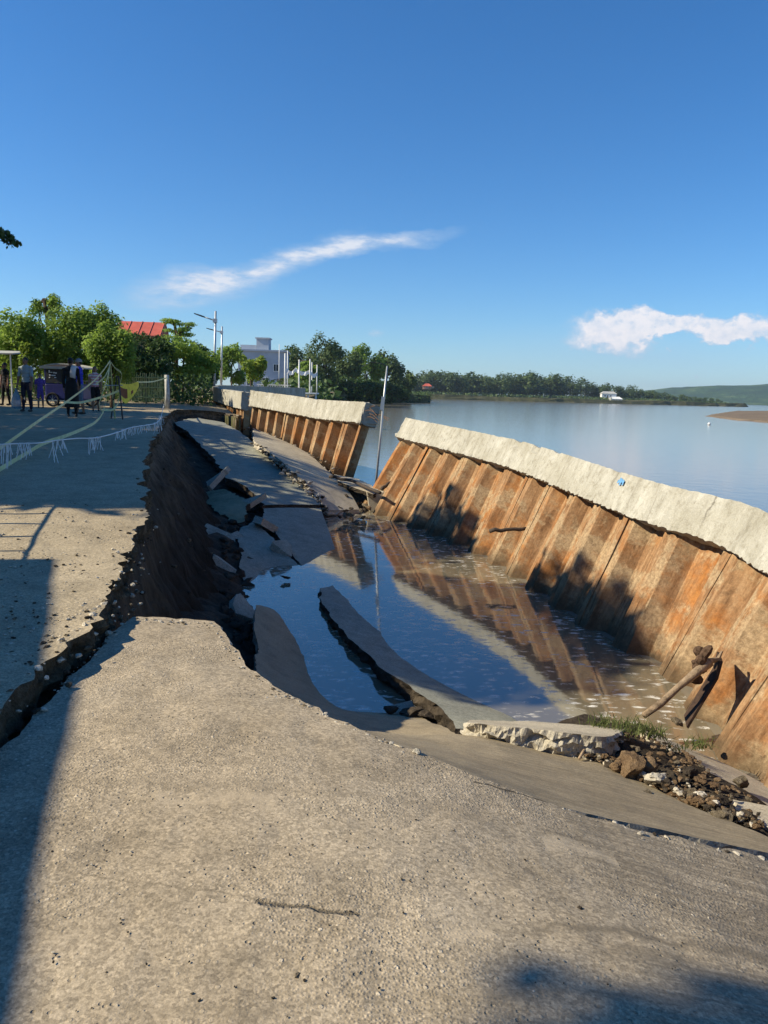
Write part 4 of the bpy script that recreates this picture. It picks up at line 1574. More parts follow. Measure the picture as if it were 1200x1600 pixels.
# broken pieces along the seam between the sunken road slab and the walkway slab
gv = Gravel()
seam = [W(400, 692, -.15), W(425, 712, -.36), (W(455, 738, -.62)), W(490, 773, -1.05), W(508, 797, -1.38)]
for k in range(170):
    t = rnd.uniform(0, 3.999)
    p = seam[int(t)].lerp(seam[int(t) + 1], t % 1)
    gv.add(p + Vector((rnd.gauss(0, .07), rnd.gauss(0, .12), rnd.uniform(-.06, .03))), rnd.choice((.03, .05, .07, .10)), rnd.choice(('slab', 'slab', 'soil', 'stone')))
for k in range(120):
    q_, tg_, n_ = at2(rnd.uniform(0.3, len2))
    p = Vector((q_[0], q_[1], 0)) - n_ * rnd.uniform(.15, .7)
    zz_ = np.interp(p.y, [22.5, 28.6, 32.5], [-.88, -.22, -.02])
    gv.add(Vector((p.x, p.y, zz_)), rnd.choice((.03, .05, .08)), rnd.choice(('slab', 'clay', 'soil', 'stone')))
gv.build('debris', 'broken concrete debris along the cracked walkway and the foot of the second wall', 'debris')
# stones and torn soil on the scarp face
gv = Gravel()
for k in range(110):
    i = rnd.randrange(60, len(top) - 4)
    t = rnd.uniform(.08, .95)
    p = top[i].lerp(bot[i], t)
    gv.add(p + Vector((rnd.gauss(.03, .04), 0, 0)), rnd.choice((.012, .016, .02, .03, .05)), rnd.choice(('soil', 'soil', 'soil', 'clay', 'stone')))
gv.build('scarp_stones', 'stones and torn earth sticking out of the dark scarp face', 'stones')


# ------------------------------------------------------------------ trees
def leaf_mesh(name, C, N, S, mat, seed, aspect=0.5, tint=None, droop=0.0):
    """C centres, N normals, S sizes: one folded diamond leaf per row"""
    rg = np.random.default_rng(seed)
    n = len(C)
    r = rg.normal(size=(n, 3))
    r[:, 2] -= droop
    t = r - (r * N).sum(1, keepdims=True) * N
    t /= np.linalg.norm(t, axis=1, keepdims=True) + 1e-9
    b = np.cross(N, t)
    S = S[:, None]
    V = np.empty((n, 4, 3))
    V[:, 0] = C - t * S * 0.5
    V[:, 1] = C + b * S * 0.5 * aspect + N * S * 0.06
    V[:, 2] = C + t * S * 0.5 - N * S * 0.05
    V[:, 3] = C - b * S * 0.5 * aspect + N * S * 0.06
    me_ = bpy.data.meshes.new(name)
    me_.vertices.add(4 * n)
    me_.vertices.foreach_set('co', V.astype(np.float32).ravel())
    me_.loops.add(4 * n)
    me_.loops.foreach_set('vertex_index', np.arange(4 * n, dtype=np.int32))
    me_.polygons.add(n)
    me_.polygons.foreach_set('loop_start', np.arange(0, 4 * n, 4, dtype=np.int32))
    me_.polygons.foreach_set('loop_total', np.full(n, 4, dtype=np.int32))
    me_.materials.append(mat)
    at_ = me_.attributes.new('tint', 'FLOAT', 'POINT')
    tv = rg.uniform(0, 1, n) if tint is None else np.clip(tint + rg.normal(0, .16, n), 0, 1)
    at_.data.foreach_set('value', np.repeat(tv, 4).astype(np.float32))
    me_.update(calc_edges=True)
    return me_


def crown_points(blobs, n, seed, shell=0.55, jag=0.25):
    rg = np.random.default_rng(seed)
    vol = np.array([b[3] * b[4] * b[5] for b in blobs]) ** 0.75
    idx = rg.choice(len(blobs), n, p=vol / vol.sum())
    B = np.array(blobs)[idx]
    d = rg.normal(size=(n, 3))
    d /= np.linalg.norm(d, axis=1, keepdims=True)
    r = shell + (1 - shell) * rg.uniform(0, 1, n) ** 0.6
    r = r * (1 + jag * rg.normal(size=n) * 0.5)
    C = B[:, :3] + d * B[:, 3:6] * r[:, None]
    N = d * 0.7 + rg.normal(size=(n, 3)) * 0.55 + np.array([0, 0, .35])
    N /= np.linalg.norm(N, axis=1, keepdims=True)
    bt = rg.uniform(0.15, 0.85, len(blobs))
    return C, N, bt[idx]


def make_blobs(rx, ry, rz, zc, nb, seed, rel=(.28, .46), flat=0.8):
    rr = random.Random(seed)
    out = []
    while len(out) < nb:
        v = Vector((rr.uniform(-1, 1), rr.uniform(-1, 1), rr.uniform(-1, 1)))
        if v.length > 1:
            continue
        v = v.normalized() * (v.length ** 0.5)
        k = rr.uniform(*rel)
        v *= (1 - k * .55)
        out.append((v.x * rx, v.y * ry, zc + v.z * rz, rx * k, ry * k, rz * k * flat + .1 * rz))
    return out


def trunk_mb(h, r, blobs, seed, nl=7, lean=(0, 0), seg=6):
    rr = random.Random(seed)
    m_ = MB()
    pts = []
    for i in range(seg + 1):
        t = i / seg
        pts.append(Vector((lean[0] * t + .06 * h * (rr.random() - .5) * t, lean[1] * t + .06 * h * (rr.random() - .5) * t, h * t)))
    m_.tube(pts, [r * (1.25 if i == 0 else 1 - .55 * i / seg) for i in range(seg + 1)], 8)
    for b in sorted(blobs, key=lambda q: -q[3])[:nl]:
        k = rr.randint(max(1, seg // 2 - 1), seg)
        a = pts[k]
        e = Vector(b[:3])
        mid = a.lerp(e, .5) + Vector((rr.uniform(-.1, .1), rr.uniform(-.1, .1), .1)) * (e - a).length * .5
        m_.tube([a, a.lerp(mid, .6), mid, e], [r * .5, r * .38, r * .28, r * .1], 6)
    return m_


def tree(base, rx, ry, rz, zc, nb, leaves, lsize, mat, label, group=None, seed=0, tr=None, name='tree', aspect=.5, extra=(), rel=(.28, .46), flat=.8, lean=(0, 0), shell=.5, droop=0.0, jag=.25, nl=7):
    root = empty(name, base, label, 'tree', group)
    bl = make_blobs(rx, ry, rz, zc, nb, seed, rel, flat)
    bl = [(b[0] + lean[0], b[1] + lean[1], *b[2:]) for b in bl] + list(extra)
    C, N, bt = crown_points(bl, leaves, seed + 1, shell, jag)
    rg = np.random.default_rng(seed + 2)
    S = lsize * rg.uniform(.6, 1.35, leaves)
    me_ = leaf_mesh('crown', C, N, S, mat, seed + 3, aspect, bt, droop)
    c = bpy.data.objects.new('crown', me_)
    COL.objects.link(c)
    c.parent = root
    r = tr or 0.04 * zc
    t = trunk_mb(zc + .2 * rz, r, bl, seed, nl, lean)
    to = bpy.data.objects.new('trunk', t.mesh('trunk', [M_BARK], True))
    COL.objects.link(to)
    to.parent = root
    return root


def gz(x, y):
    return ground_z(x, y)


def at_px(px, Y):
    """ground point under an image column at depth Y"""
    d = ray(px, 615)
    x = d.x / d.y * Y
    return x


def crown_tree(px, top, bot, wpx, Y, leaves, lsize, mat, label, seed, group=None, nb=14, depth=1.0, ground=None, **kw):
    """tree whose crown spans image rows top..bot and wpx columns about px, at depth Y"""
    P1, P0 = D(px, top, Y), D(px, bot, Y)
    zg = gz(P1.x, Y) if ground is None else ground
    rx = wpx / 2 / FPX * Y
    rz = (P1.z - P0.z) / 2
    return tree((P1.x, Y, zg), rx, rx * depth, rz, (P1.z + P0.z) / 2 - zg, nb, leaves, lsize, mat, label, group, seed, **kw)


GL = 'green trees behind the people at the left'
crown_tree(30, 474, 600, 78, 33, 7500, .17, M_LEAF, 'dark round leafy tree at the left edge behind the people', 21, GL, 26)
crown_tree(112, 480, 606, 120, 35, 12000, .17, M_LEAF, 'broad bright green tree behind the blue tricycle', 22, GL, 40)
crown_tree(148, 470, 540, 70, 36, 5000, .16, M_LEAF, 'upper tree crown between the feathery tree top and the red roof', 20, GL, 22)
crown_tree(74, 441, 510, 46, 37, 900, .22, M_LEAF, 'thin feathery tree top rising above the left trees', 23, GL, 12, aspect=.28, flat=.35, shell=.2, rel=(.3, .5))
crown_tree(172, 505, 602, 80, 31.5, 7000, .15, M_LEAF, 'fresh green tree leaning over the bamboo fence', 24, GL, 26)
crown_tree(222, 518, 606, 110, 40, 9000, .18, M_LEAF_D, 'dark layered tree below the red roof', 25, GL, 30, flat=.5)
crown_tree(285, 520, 600, 105, 43, 9500, .18, M_LEAF, 'spreading green tree left of the tall street lamp', 26, GL, 30, flat=.45)
crown_tree(275, 494, 530, 66, 45, 1300, .18, M_LEAF, 'flat-topped airy tree crown right of the red roof', 27, GL, 10, flat=.25, shell=.2, aspect=.35)
crown_tree(318, 530, 608, 48, 47, 4200, .2, M_LEAF_D, 'narrow dark tree right behind the tall street lamp', 28, GL, 16)
crown_tree(46, 536, 576, 34, 29, 1500, .12, M_LEAF_Y, 'small yellow-green bush behind the man in the grey shirt', 29, GL, 9, name='bush', tr=.03)
crown_tree(-20, 500, 600, 70, 36, 4000, .2, M_LEAF_D, 'dark tree cut off by the left edge of the picture', 30, GL, 16)
PL = 'trees around the riverside plaza'
crown_tree(362, 541, 600, 54, 72, 3200, .3, M_LEAF, 'light green tree behind the second street lamp', 31, PL, 12)
crown_tree(392, 548, 598, 46, 78, 2800, .3, M_LEAF_Y, 'rounded yellowish tree in front of the grey building', 32, PL, 10)
TL = 'tall trees on the near river bend'
for k, (px, top, bot, w, Y, mt, lab) in enumerate((
        (470, 532, 612, 76, 150, M_LEAF_F, 'large dark tree right of the grey building'),
        (505, 524, 610, 62, 175, M_LEAF_F, 'tallest tree of the river bend'),
        (478, 566, 606, 38, 130, M_LEAF, 'light green bushy tree behind the white banner posts'),
        (536, 540, 616, 60, 195, M_LEAF_F, 'dark tree in the middle of the river bend'),
        (575, 538, 622, 62, 225, M_LEAF, 'bright bamboo-like tree on the river bend'),
        (606, 549, 625, 56, 250, M_LEAF_F, 'tree above the leaning pole on the river bend'),
        (630, 572, 626, 40, 275, M_LEAF_F, 'last tree at the water end of the river bend'),
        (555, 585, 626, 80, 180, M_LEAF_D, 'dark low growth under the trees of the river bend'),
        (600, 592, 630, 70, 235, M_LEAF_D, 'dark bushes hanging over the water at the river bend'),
        (445, 545, 600, 50, 165, M_LEAF_F, 'tree showing between the grey building and the tallest tree'))):
    crown_tree(px, top, bot, w, Y, 3400, .0042 * Y, mt, lab, 40 + k, TL, 14)

# far bank: a long row of trees, each its own
protos = []
for k in range(4):
    t = tree((0, 0, 0), 6.5, 6.5, 5.5 + k, 8 + k, 12, 520, 1.5, M_LEAF_F, 'x', None, 70 + k, tr=.35, nl=4)
    protos.append(t)
FB = 'trees along the far bank'
fpx = list(np.linspace(636, 1128, 120))
used = [False] * 4
for k, px in enumerate(fpx):
    px = float(px) + rnd.uniform(-4, 4)
    Y = np.interp(px, [640, 760, 900, 1000, 1130], [632, 655, 700, 730, 765]).item() + rnd.uniform(0, 30)
    hpx = np.interp(px, [640, 680, 760, 830, 900, 960, 1000, 1040, 1130], [38, 42, 36, 40, 34, 22, 24, 15, 8]).item() * rnd.uniform(.72, 1.12)
    hgt = hpx / FPX * Y
    i = rnd.randrange(4)
    if not used[i]:
        t = protos[i]
        used[i] = True
    else:
        t = copy_tree(protos[i])
    x = at_px(px, Y)
    t.location = (x, Y, .4)
    s = hgt / (14 + 2 * i)
    t.scale = (s * rnd.uniform(1.0, 1.6), s * 1.2, s)
    t.rotation_euler = (0, 0, rnd.uniform(0, 6))
    sz = 'tall' if hpx > 33 else ('middling' if hpx > 18 else 'low')
    wh = 'at the left end of the far bank by the red-roofed house' if px < 690 else ('around the cream house on the far bank' if px < 770 else ('in the dense middle of the far bank row' if px < 900 else (
        'around the white buildings of the far bank' if px < 985 else 'on the low right end of the far bank before the hills')))
    tag(t, sz + ' tree ' + wh, 'tree', FB)
for i in range(4):
    if not used[i]:
        for ch in list(protos[i].children):
            bpy.data.objects.remove(ch)
        bpy.data.objects.remove(protos[i])
# dark scrub along the far bank foot
rg = np.random.default_rng(5)
n = 5200
pxv = rg.uniform(625, 1136, n)
Yv = np.interp(pxv, [625, 760, 900, 1000, 1136], [618, 640, 680, 712, 752]) + rg.uniform(-2, 22, n)
xv = (pxv - 600) / FPX * Yv * 1.012
C = np.c_[xv, Yv, rg.uniform(-1.2, 4.2, n) * np.interp(pxv, [625, 1000, 1136], [1, .8, .35])]
N = rg.normal(size=(n, 3)) * .6 + np.array([0, -.5, .5])
N /= np.linalg.norm(N, axis=1, keepdims=True)
me_ = leaf_mesh('scrub', C, N, rg.uniform(1.2, 2.6, n), M_LEAF_F, 9, .7)
o = bpy.data.objects.new('scrub', me_)
COL.objects.link(o)
tag(o, 'low green scrub along the foot of the far bank', 'scrub', kind='stuff')
# scrub and rubble along the near bend
n = 5200
tt = rg.uniform(0, 1, n)
LB = np.array(LAND_FAR[1:10])
xv = np.interp(tt, np.linspace(0, 1, len(LB)), LB[:, 0]) + rg.normal(-1.5, 1.8, n)
yv = np.interp(tt, np.linspace(0, 1, len(LB)), LB[:, 1]) + rg.normal(0, 2, n)
C = np.c_[xv, yv, rg.uniform(-1.4, 2.6, n)]
N = rg.normal(size=(n, 3)) * .6 + np.array([0, -.4, .5])
N /= np.linalg.norm(N, axis=1, keepdims=True)
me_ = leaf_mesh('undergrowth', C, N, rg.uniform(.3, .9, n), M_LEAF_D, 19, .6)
o = bpy.data.objects.new('undergrowth', me_)
COL.objects.link(o)
tag(o, 'dark undergrowth covering the bank of the near river bend', 'undergrowth', kind='stuff')
# shrubs and weeds in the shade behind the fence
n = 9000
pxv = rg.uniform(-30, 332, n)
yv = rg.uniform(37, 50, n)
xv = (pxv - 600) / FPX * yv * 1.01
C = np.c_[xv, yv, rg.uniform(.7, 2.2, n)]
N = rg.normal(size=(n, 3)) * .7 + np.array([0, -.3, .5])
N /= np.linalg.norm(N, axis=1, keepdims=True)
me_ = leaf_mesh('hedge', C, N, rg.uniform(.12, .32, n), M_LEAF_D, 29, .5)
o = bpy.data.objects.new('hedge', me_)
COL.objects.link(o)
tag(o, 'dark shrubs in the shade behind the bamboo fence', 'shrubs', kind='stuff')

# trees at the roadside left of the picture, whose shade falls across the collapse
SH = 'roadside shade trees at the left'
tw = D(8, 352, 11.0)
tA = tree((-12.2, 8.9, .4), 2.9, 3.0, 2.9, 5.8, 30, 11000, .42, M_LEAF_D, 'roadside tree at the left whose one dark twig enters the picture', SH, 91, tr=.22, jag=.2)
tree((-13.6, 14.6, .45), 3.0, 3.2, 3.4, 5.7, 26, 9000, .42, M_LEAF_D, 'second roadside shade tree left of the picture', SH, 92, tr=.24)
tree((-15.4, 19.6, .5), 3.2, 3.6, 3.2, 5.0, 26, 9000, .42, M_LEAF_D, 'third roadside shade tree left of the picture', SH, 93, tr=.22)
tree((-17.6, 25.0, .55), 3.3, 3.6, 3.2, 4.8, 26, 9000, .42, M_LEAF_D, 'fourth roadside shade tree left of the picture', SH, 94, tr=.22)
# the twig that hangs into the picture
m = MB()
p0 = Vector((-12.2, 8.9, 5.6))
m.tube([p0, p0.lerp(tw, .5) + Vector((0, 0, .5)), p0.lerp(tw, .85) + Vector((0, 0, .25)), tw + Vector((.04, 0, -.12))], [.07, .045, .02, .008], 6)
m.build('branch', [M_BARK], tA)
rg = np.random.default_rng(77)
n = 420
t = rg.uniform(0, 1, n) ** .7
A0 = np.array(tw + Vector((-1.1, 0, .45)))
A1 = np.array(tw + Vector((.13, 0, -.22)))
C = A0 + (A1 - A0) * t[:, None] + rg.normal(size=(n, 3)) * np.array([.07, .12, .085]) * (1.25 - t[:, None] * .85)
C -= np.array(tA.location)
N = rg.normal(size=(n, 3))
N /= np.linalg.norm(N, axis=1, keepdims=True)
me_ = leaf_mesh('leaves', C, N, rg.uniform(.06, .11, n), M_LEAF_D, 78, .6, droop=1.0)
o = bpy.data.objects.new('leaves', me_)
COL.objects.link(o)
o.parent = tA
# tree behind the house, its crown tip shades the lower right corner of the foreground
tree((-8.6, -.64, .25), 1.45, 1.35, 1.15, 7.15, 12, 4200, .26, M_LEAF_D, 'slim tree behind the roadside house left of the picture', SH, 96, tr=.14)


# ------------------------------------------------------------------ buildings
def house(name, corner, ux, width, depth_, h, wall_m, roof_m, label, roof_h=1.0, eave=.4, windows=(), doors=(), hip=True, cat='house', flat_roof=False):
    """box house: corner on the ground, ux the direction of its front; windows (s, z, w, h, face)"""
    ux = Vector((ux[0], ux[1], 0)).normalized()
    uy = Vector((-ux.y, ux.x, 0))
    c = Vector(corner)
    root = empty(name, tuple(c), label, cat)

    def P(a, b, z):
        return c + ux * a + uy * b + Vector((0, 0, z))
    m_ = MB()
    q = [P(0, 0, 0), P(width, 0, 0), P(width, depth_, 0), P(0, depth_, 0), P(0, 0, h), P(width, 0, h), P(width, depth_, h), P(0, depth_, h)]
    m_.add(q, [(0, 1, 5, 4), (1, 2, 6, 5), (2, 3, 7, 6), (3, 0, 4, 7), (4, 5, 6, 7)])
    m_.build('wall', [wall_m], root)
    m_ = MB()
    e = eave
    if flat_roof:
        q = [P(-e, -e, h + .003), P(width + e, -e, h + .003), P(width + e, depth_ + e, h + .003), P(-e, depth_ + e, h + .003)]
        q += [v + Vector((0, 0, .25)) for v in q]
        m_.add(q, [(3, 2, 1, 0), (4, 5, 6, 7), (0, 1, 5, 4), (1, 2, 6, 5), (2, 3, 7, 6), (3, 0, 4, 7)])
    else:
        i_ = depth_ / 2 if hip else -e
        lo = [P(-e, -e, h - .05), P(width + e, -e, h - .05), P(width + e, depth_ + e, h - .05), P(-e, depth_ + e, h - .05)]
        rd = [P(i_ * .6 if hip else -e, depth_ / 2, h + roof_h), P(width - i_ * .6 if hip else width + e, depth_ / 2, h + roof_h)]
        up = [v + Vector((0, 0, .1)) for v in lo]
        ru = [v + Vector((0, 0, .1)) for v in rd]
        m_.add(lo + rd + up + ru, [(6, 7, 11, 10), (7, 8, 11), (8, 9, 10, 11), (9, 6, 10), (0, 4, 5, 1), (1, 5, 2), (2, 5, 4, 3), (3, 4, 0), (0, 1, 7, 6), (1, 2, 8, 7), (2, 3, 9, 8), (3, 0, 6, 9)])
    ro = m_.build('roof', [roof_m], root)
    if not flat_roof:
        # raised seams of the roof sheets on the front slope
        ns = max(4, int(width / .8))
        for k in range(ns + 1):
            t = k / ns
            a = lo[0].lerp(lo[1], .02 + .96 * t) + Vector((0, 0, .12))
            r2 = rd[0].lerp(rd[1], .02 + .96 * t) + Vector((0, 0, .12))
            a = a.lerp(r2, .06)
            sm = MB()
            sm.tube([a, r2], .035, 4)
            sm.build('roof_seam', [roof_m], ro)
    for (s, z, w, hh, face) in windows:
        if face == 'f':
            A, B, nn = P(s, 0, z), ux, -uy
        elif face == 'r':
            A, B, nn = P(width, s, z), uy, ux
        else:
            A, B, nn = P(0, s, z), uy, -ux
        up_ = Vector((0, 0, 1))
        fr = MB()
        for (a0, a1, b0, b1) in ((0, w, 0, .08), (0, w, hh - .08, hh), (0, .08, .08, hh - .08), (w - .08, w, .08, hh - .08), (w / 2 - .03, w / 2 + .03, .08, hh - .08)):
            q = [A + B * x_ + up_ * y_ + nn * d_ for d_ in (-.05, .05) for x_, y_ in ((a0, b0), (a1, b0), (a1, b1), (a0, b1))]
            fr.add(q, [(3, 2, 1, 0), (4, 5, 6, 7), (0, 1, 5, 4), (1, 2, 6, 5), (2, 3, 7, 6), (3, 0, 4, 7)])
        fo = fr.build('window', [M_WPAINT], root)
        pn_ = MB()
        pn_.add([A + B * .08 + up_ * .08 + nn * .012, A + B * (w - .08) + up_ * .08 + nn * .012, A + B * (w - .08) + up_ * (hh - .08) + nn * .012, A + B * .08 + up_ * (hh - .08) + nn * .012], [(0, 1, 2, 3)])
        pn_.build('pane', [M_GLASS], fo)
    for (s, w, hh) in doors:
        dm = MB()
        q = [P(s + x_, -d_, z_) for d_ in (0.0, .06) for x_, z_ in ((0, 0), (w, 0), (w, hh), (0, hh))]
        dm.add(q, [(3, 2, 1, 0), (4, 5, 6, 7), (0, 1, 5, 4), (1, 2, 6, 5), (2, 3, 7, 6), (3, 0, 4, 7)])
        do = dm.build('door', [M_WOOD], root)
        hm = MB()
        hp = P(s + w * .85, -.09, hh * .48)
        hm.box(hp, (.05, .05, .12))
        hm.build('handle', [M_STEEL], do)
    return root


Mg = Mat('dark_window_glass', 0.08, 0.6)
Mg.col(Mg.ramp(Mg.noise(1.5), [(0.3, (0.015, 0.02, 0.03)), (0.7, (0.04, 0.05, 0.07))]))
M_GLASS = Mg.m
M_GREYW = plain('grey_blue_render', (0.42, 0.46, 0.52), 0.85, .12, .6)
M_BRICKW = plain('brownish_render', (0.36, 0.22, 0.15), .9, .15, 1.0)
M_REDROOF = plain('red_sheet_roof', (0.52, 0.115, 0.075), .55, .15, 2.0)
M_CREAM = plain('cream_render', (0.62, 0.58, 0.48), .9, .12, .8)
M_GREYROOF = plain('grey_sheet_roof', (0.42, 0.42, 0.40), .6, .2, 2.0)

# house with red roof behind the left trees
a = D(192, 523, 56)
house('red_roof_house', (a.x - .3, 56, .95), (1, .12), 2.7, 3.6, a.z - .95 - .05, M_BRICKW, M_REDROOF, 'house with bright red sheet roof showing above the left trees', 1.05, .3, ((.5, 1.4, .9, 1.0, 'f'),), ((1.7, .8, 2.0),), hip=False)
# grey building with stair tower on the plaza
a, b = D(372, 548, 112), D(447, 548, 112)
bld = house('grey_building', (a.x, 112, 1.2), (1, .08), (b.x - a.x), 8, a.z - 1.2, M_GREYW, M_GREYW, 'blue-grey two-storey building with square roof tower by the plaza', flat_roof=True, eave=.25,
            windows=((5.0, 3.0, .8, 1.1, 'f'), (1.2, 3.0, .9, 1.1, 'f'), (3.2, 3.0, .9, 1.1, 'f'), (1.2, .9, 1.0, 1.2, 'f'), (3.4, .9, 1.0, 1.2, 'f')), doors=((5.6, .9, 2.0),), cat='building')
t0, t1 = D(401, 532, 113.5), D(420, 547, 113.5)
m = MB()
hh = t0.z - a.z
m.box(((t0.x + t1.x) / 2, 114.5, a.z + .25 + hh / 2), (t1.x - t0.x, 2.4, hh))
tw_ = m.build('roof_tower', [M_GREYW], bld)
m = MB()
m.box(((t0.x + t1.x) / 2, 114.5, a.z + .25 + hh + .09), (t1.x - t0.x + .3, 2.7, .18))
m.build('tower_slab', [M_GREYW], tw_)
m = MB()
m.box((t0.x - 1.2, 114.5, a.z + .25 + .35), (2.3, 2.0, .7))
m.build('parapet', [M_GREYW], bld)
# houses on the far bank
for px, top_, Y, w_, hh_, wm, rm, lab in ((712, 590, 690, 20, 4.2, M_CREAM, M_GREYROOF, 'cream house with pale roof among the far bank trees'), (668, 600, 640, 9, 2.4, M_BRICKW, M_REDROOF, 'small house with reddish roof at the left end of the far bank'),
                                          (945, 612, 722, 18, 3.6, M_WPAINT, M_GREYROOF, 'white low building near the middle of the far bank'), (955, 620, 716, 14, 3.0, M_WPAINT, M_WPAINT, 'white boathouse close to the water on the far bank')):
    P1 = D(px, top_, Y)
    house('far_house', (P1.x - w_ * .5, Y - 24 if px > 900 else Y - 22, P1.z - hh_ - 2.0), (1, 0), w_ * .72, 6, hh_, wm, rm, lab, 2.0, .6, ((2, 1.0, 1.6, 1.4, 'f'), (7, 1.0, 1.6, 1.4, 'f')), ((4.6, 1.2, 2.2),))
# grey block wall in the shade left of the road
m = MB()
a, b = D(266, 604, 49), D(302, 604, 49)
wl_ = empty('block_wall', ((a.x + b.x) / 2, 49, .9), 'weathered grey block wall in the shade behind the fence post', 'wall')
nb_, nr_ = 5, 7
bw = (b.x - a.x) / nb_
for r in range(nr_):
    for k in range(nb_):
        if r >= nr_ - 2 and k in (0, 1):
            continue
        m = MB()
        m.box((a.x + bw * (k + .5) + (bw * .25 if r % 2 else -.05), 49, .85 + .2 * (r + .5)), (bw - .015, .2, .19))
        m.build('block', [plain('grey_block', (0.30, 0.31, 0.31), .95, .25, 3)], wl_)

# house left of the picture whose eave shades the left of the foreground
sA = Vector(pxs([(86, 872)], ROADZ)[0])
sB = Vector(pxs([(18, 1598)], ASURF)[0])
LSH = 4.6
eA = Vector((sA.x, sA.y, ROADZ(sA.x, sA.y))) - Vector(SUN_DIR) / Vector(SUN_DIR).xy.length * LSH
eB = Vector((sB.x, sB.y, 0)) - Vector(SUN_DIR) / Vector(SUN_DIR).xy.length * (LSH + .2 / .72)
ud = (eB - eA)
ud.z = 0
ud.normalize()
# front faces the road; its right end (far end) is at eA
hc = eA - Vector((ud.y, -ud.x, 0)) * 0
e_ = .45
nrm = Vector((-ud.y, ud.x, 0))
if nrm.x > 0:
    nrm = -nrm
zr_ = eA.z
L_h = 9.0
cor = eA + ud * (e_) + nrm * e_
hz_ = ROADZ(cor.x, cor.y) - .05
# house() puts uy to the left of ux, so run ux from the far corner towards the near one with depth on the landward side
uxh = ud
uyh = Vector((-uxh.y, uxh.x, 0))
if uyh.dot(nrm) < 0:
    cor = cor + ud * L_h
    uxh = -ud
house('roadside_house', (cor.x, cor.y, hz_), (uxh.x, uxh.y), L_h, 4.5, zr_ - hz_ - .05, M_CREAM, M_GREYROOF, 'roadside house left of the picture with a grey sheet roof', .7, e_,
      ((1.2, 1.0, 1.2, 1.1, 'f'), (5.6, 1.0, 1.2, 1.1, 'f')), ((3.4, .9, 2.05),), hip=True)


# ------------------------------------------------------------------ street lamps and poles
def street_lamp(base, top, arm_tip, arm_joint, r, label):
    root = empty('street_lamp', tuple(base), label, 'street lamp', 'street lamps along the river wall')
    m_ = MB()
    m_.tube([base, base.lerp(top, .5), top], [r * 1.25, r, r * .8], 10)
    m_.build('post', [M_STEEL], root, True)
    m_ = MB()
    m_.box(base + Vector((0, 0, .02)), (.32, .32, .04))
    m_.build('base_plate', [M_STEEL], root)
    m_ = MB()
    m_.tube([arm_joint, arm_joint.lerp(arm_tip, .62)], r * .5, 8)
    m_.build('arm', [M_STEEL], root, True)
    a_, b_ = arm_joint.lerp(arm_tip, .5), arm_tip
    d_ = (b_ - a_).normalized()
    s_ = Vector((0, 1, 0))
    u_ = s_.cross(d_).normalized()
    m_ = MB()
    q = []
    for p_, w_, h_ in ((a_, .09, .03), (a_.lerp(b_, .3), .15, .045), (b_, .13, .03)):
        q += [p_ - s_ * w_ - u_ * h_, p_ + s_ * w_ - u_ * h_, p_ + s_ * w_ + u_ * h_, p_ - s_ * w_ + u_ * h_]
    m_.add(q, [(3, 2, 1, 0), (8, 9, 10, 11)] + [(i + k, i + (k + 1) % 4, i + 4 + (k + 1) % 4, i + 4 + k) for i in (0, 4) for k in range(4)])
    m_.build('lamp_head', [M_DARK], root)
    m_ = MB()
    m_.box(arm_joint, (r * 3, r * 3, .22))
    m_.build('bracket', [M_STEEL], root)
    return root


b1 = D(334, 624, 46.5)
street_lamp(b1, D(337, 486, 46.5), D(304, 490, 46.5), D(336, 501, 46.5), .075, 'taller near street lamp with a long arm beside the far cap wall')
b2 = D(345.5, 602, 66)
street_lamp(b2, D(347, 510, 66), D(323, 513, 66), D(346, 519, 66), .08, 'smaller farther street lamp behind the curved wall')

# leaning pole in the gap
pb, pt = D(585, 764, 21.3), D(605, 572, 21.6)
lp = empty('leaning_pole', tuple(pb), 'thin pale pole leaning in the gap between the two walls', 'pole')
m = MB()
m.tube([pb - Vector((0, 0, .4)), pb.lerp(pt, .5) + Vector((.015, 0, 0)), pb.lerp(pt, .68), pt], [.035, .032, .03, .022], 8)
m.build('post', [M_STEEL], lp, True)
bx_ = pb.lerp(pt, .70)
m = MB()
m.box(bx_ + Vector((-.02, -.05, 0)), (.10, .10, .36), Matrix.Rotation(.1, 3, 'Y'))
m.build('junction_box', [M_STEEL], lp)
m = MB()
m.tube([pt, pt + Vector((-.15, 0, .06)), pt + Vector((-.45, 0, .10)), pt + Vector((-.7, 0, -.05))], [.012, .012, .010, .008], 5)
m.build('bent_wire', [M_DARK], lp)

# reinforcing bars sticking out of the broken cap ends
q, tg, n = at2(len2)
capend = Vector((q[0], q[1], q[2])) + n * q[3] + Vector((0, 0, q[4]))
rb = 0
for k in range(9):
    p0 = capend + tg * .05 + n * (rnd.uniform(-.2, .2)) + Vector((0, 0, rnd.uniform(.05, .55)))
    L_ = rnd.uniform(.35, .85)
    e_p = p0 + tg * L_ + Vector((rnd.uniform(-.15, .25), 0, rnd.uniform(-.25, .15)))
    m = MB()
    m.tube([p0 - tg * .2, p0, p0.lerp(e_p, .5) + Vector((0, 0, .04)), e_p], .010, 5)
    m.build('rebar', [M_REBAR], wall2)
q, tg, n = at2(0)
cs = Vector((q[0], q[1], q[2])) + n * q[3] + Vector((0, 0, q[4]))
q3, tg3, n3 = at3(len3)
ce = Vector((q3[0], q3[1], q3[2])) + n3 * q3[3] + Vector((0, 0, q3[4]))
for k in range(4):
    m = MB()
    h_ = Vector((0, 0, .12 + .15 * k))
    m.tube([cs + h_, cs.lerp(ce, .5) + h_ - Vector((0, 0, .05)), ce + h_], .012, 5)
    m.build('rebar', [M_REBAR], wall2)

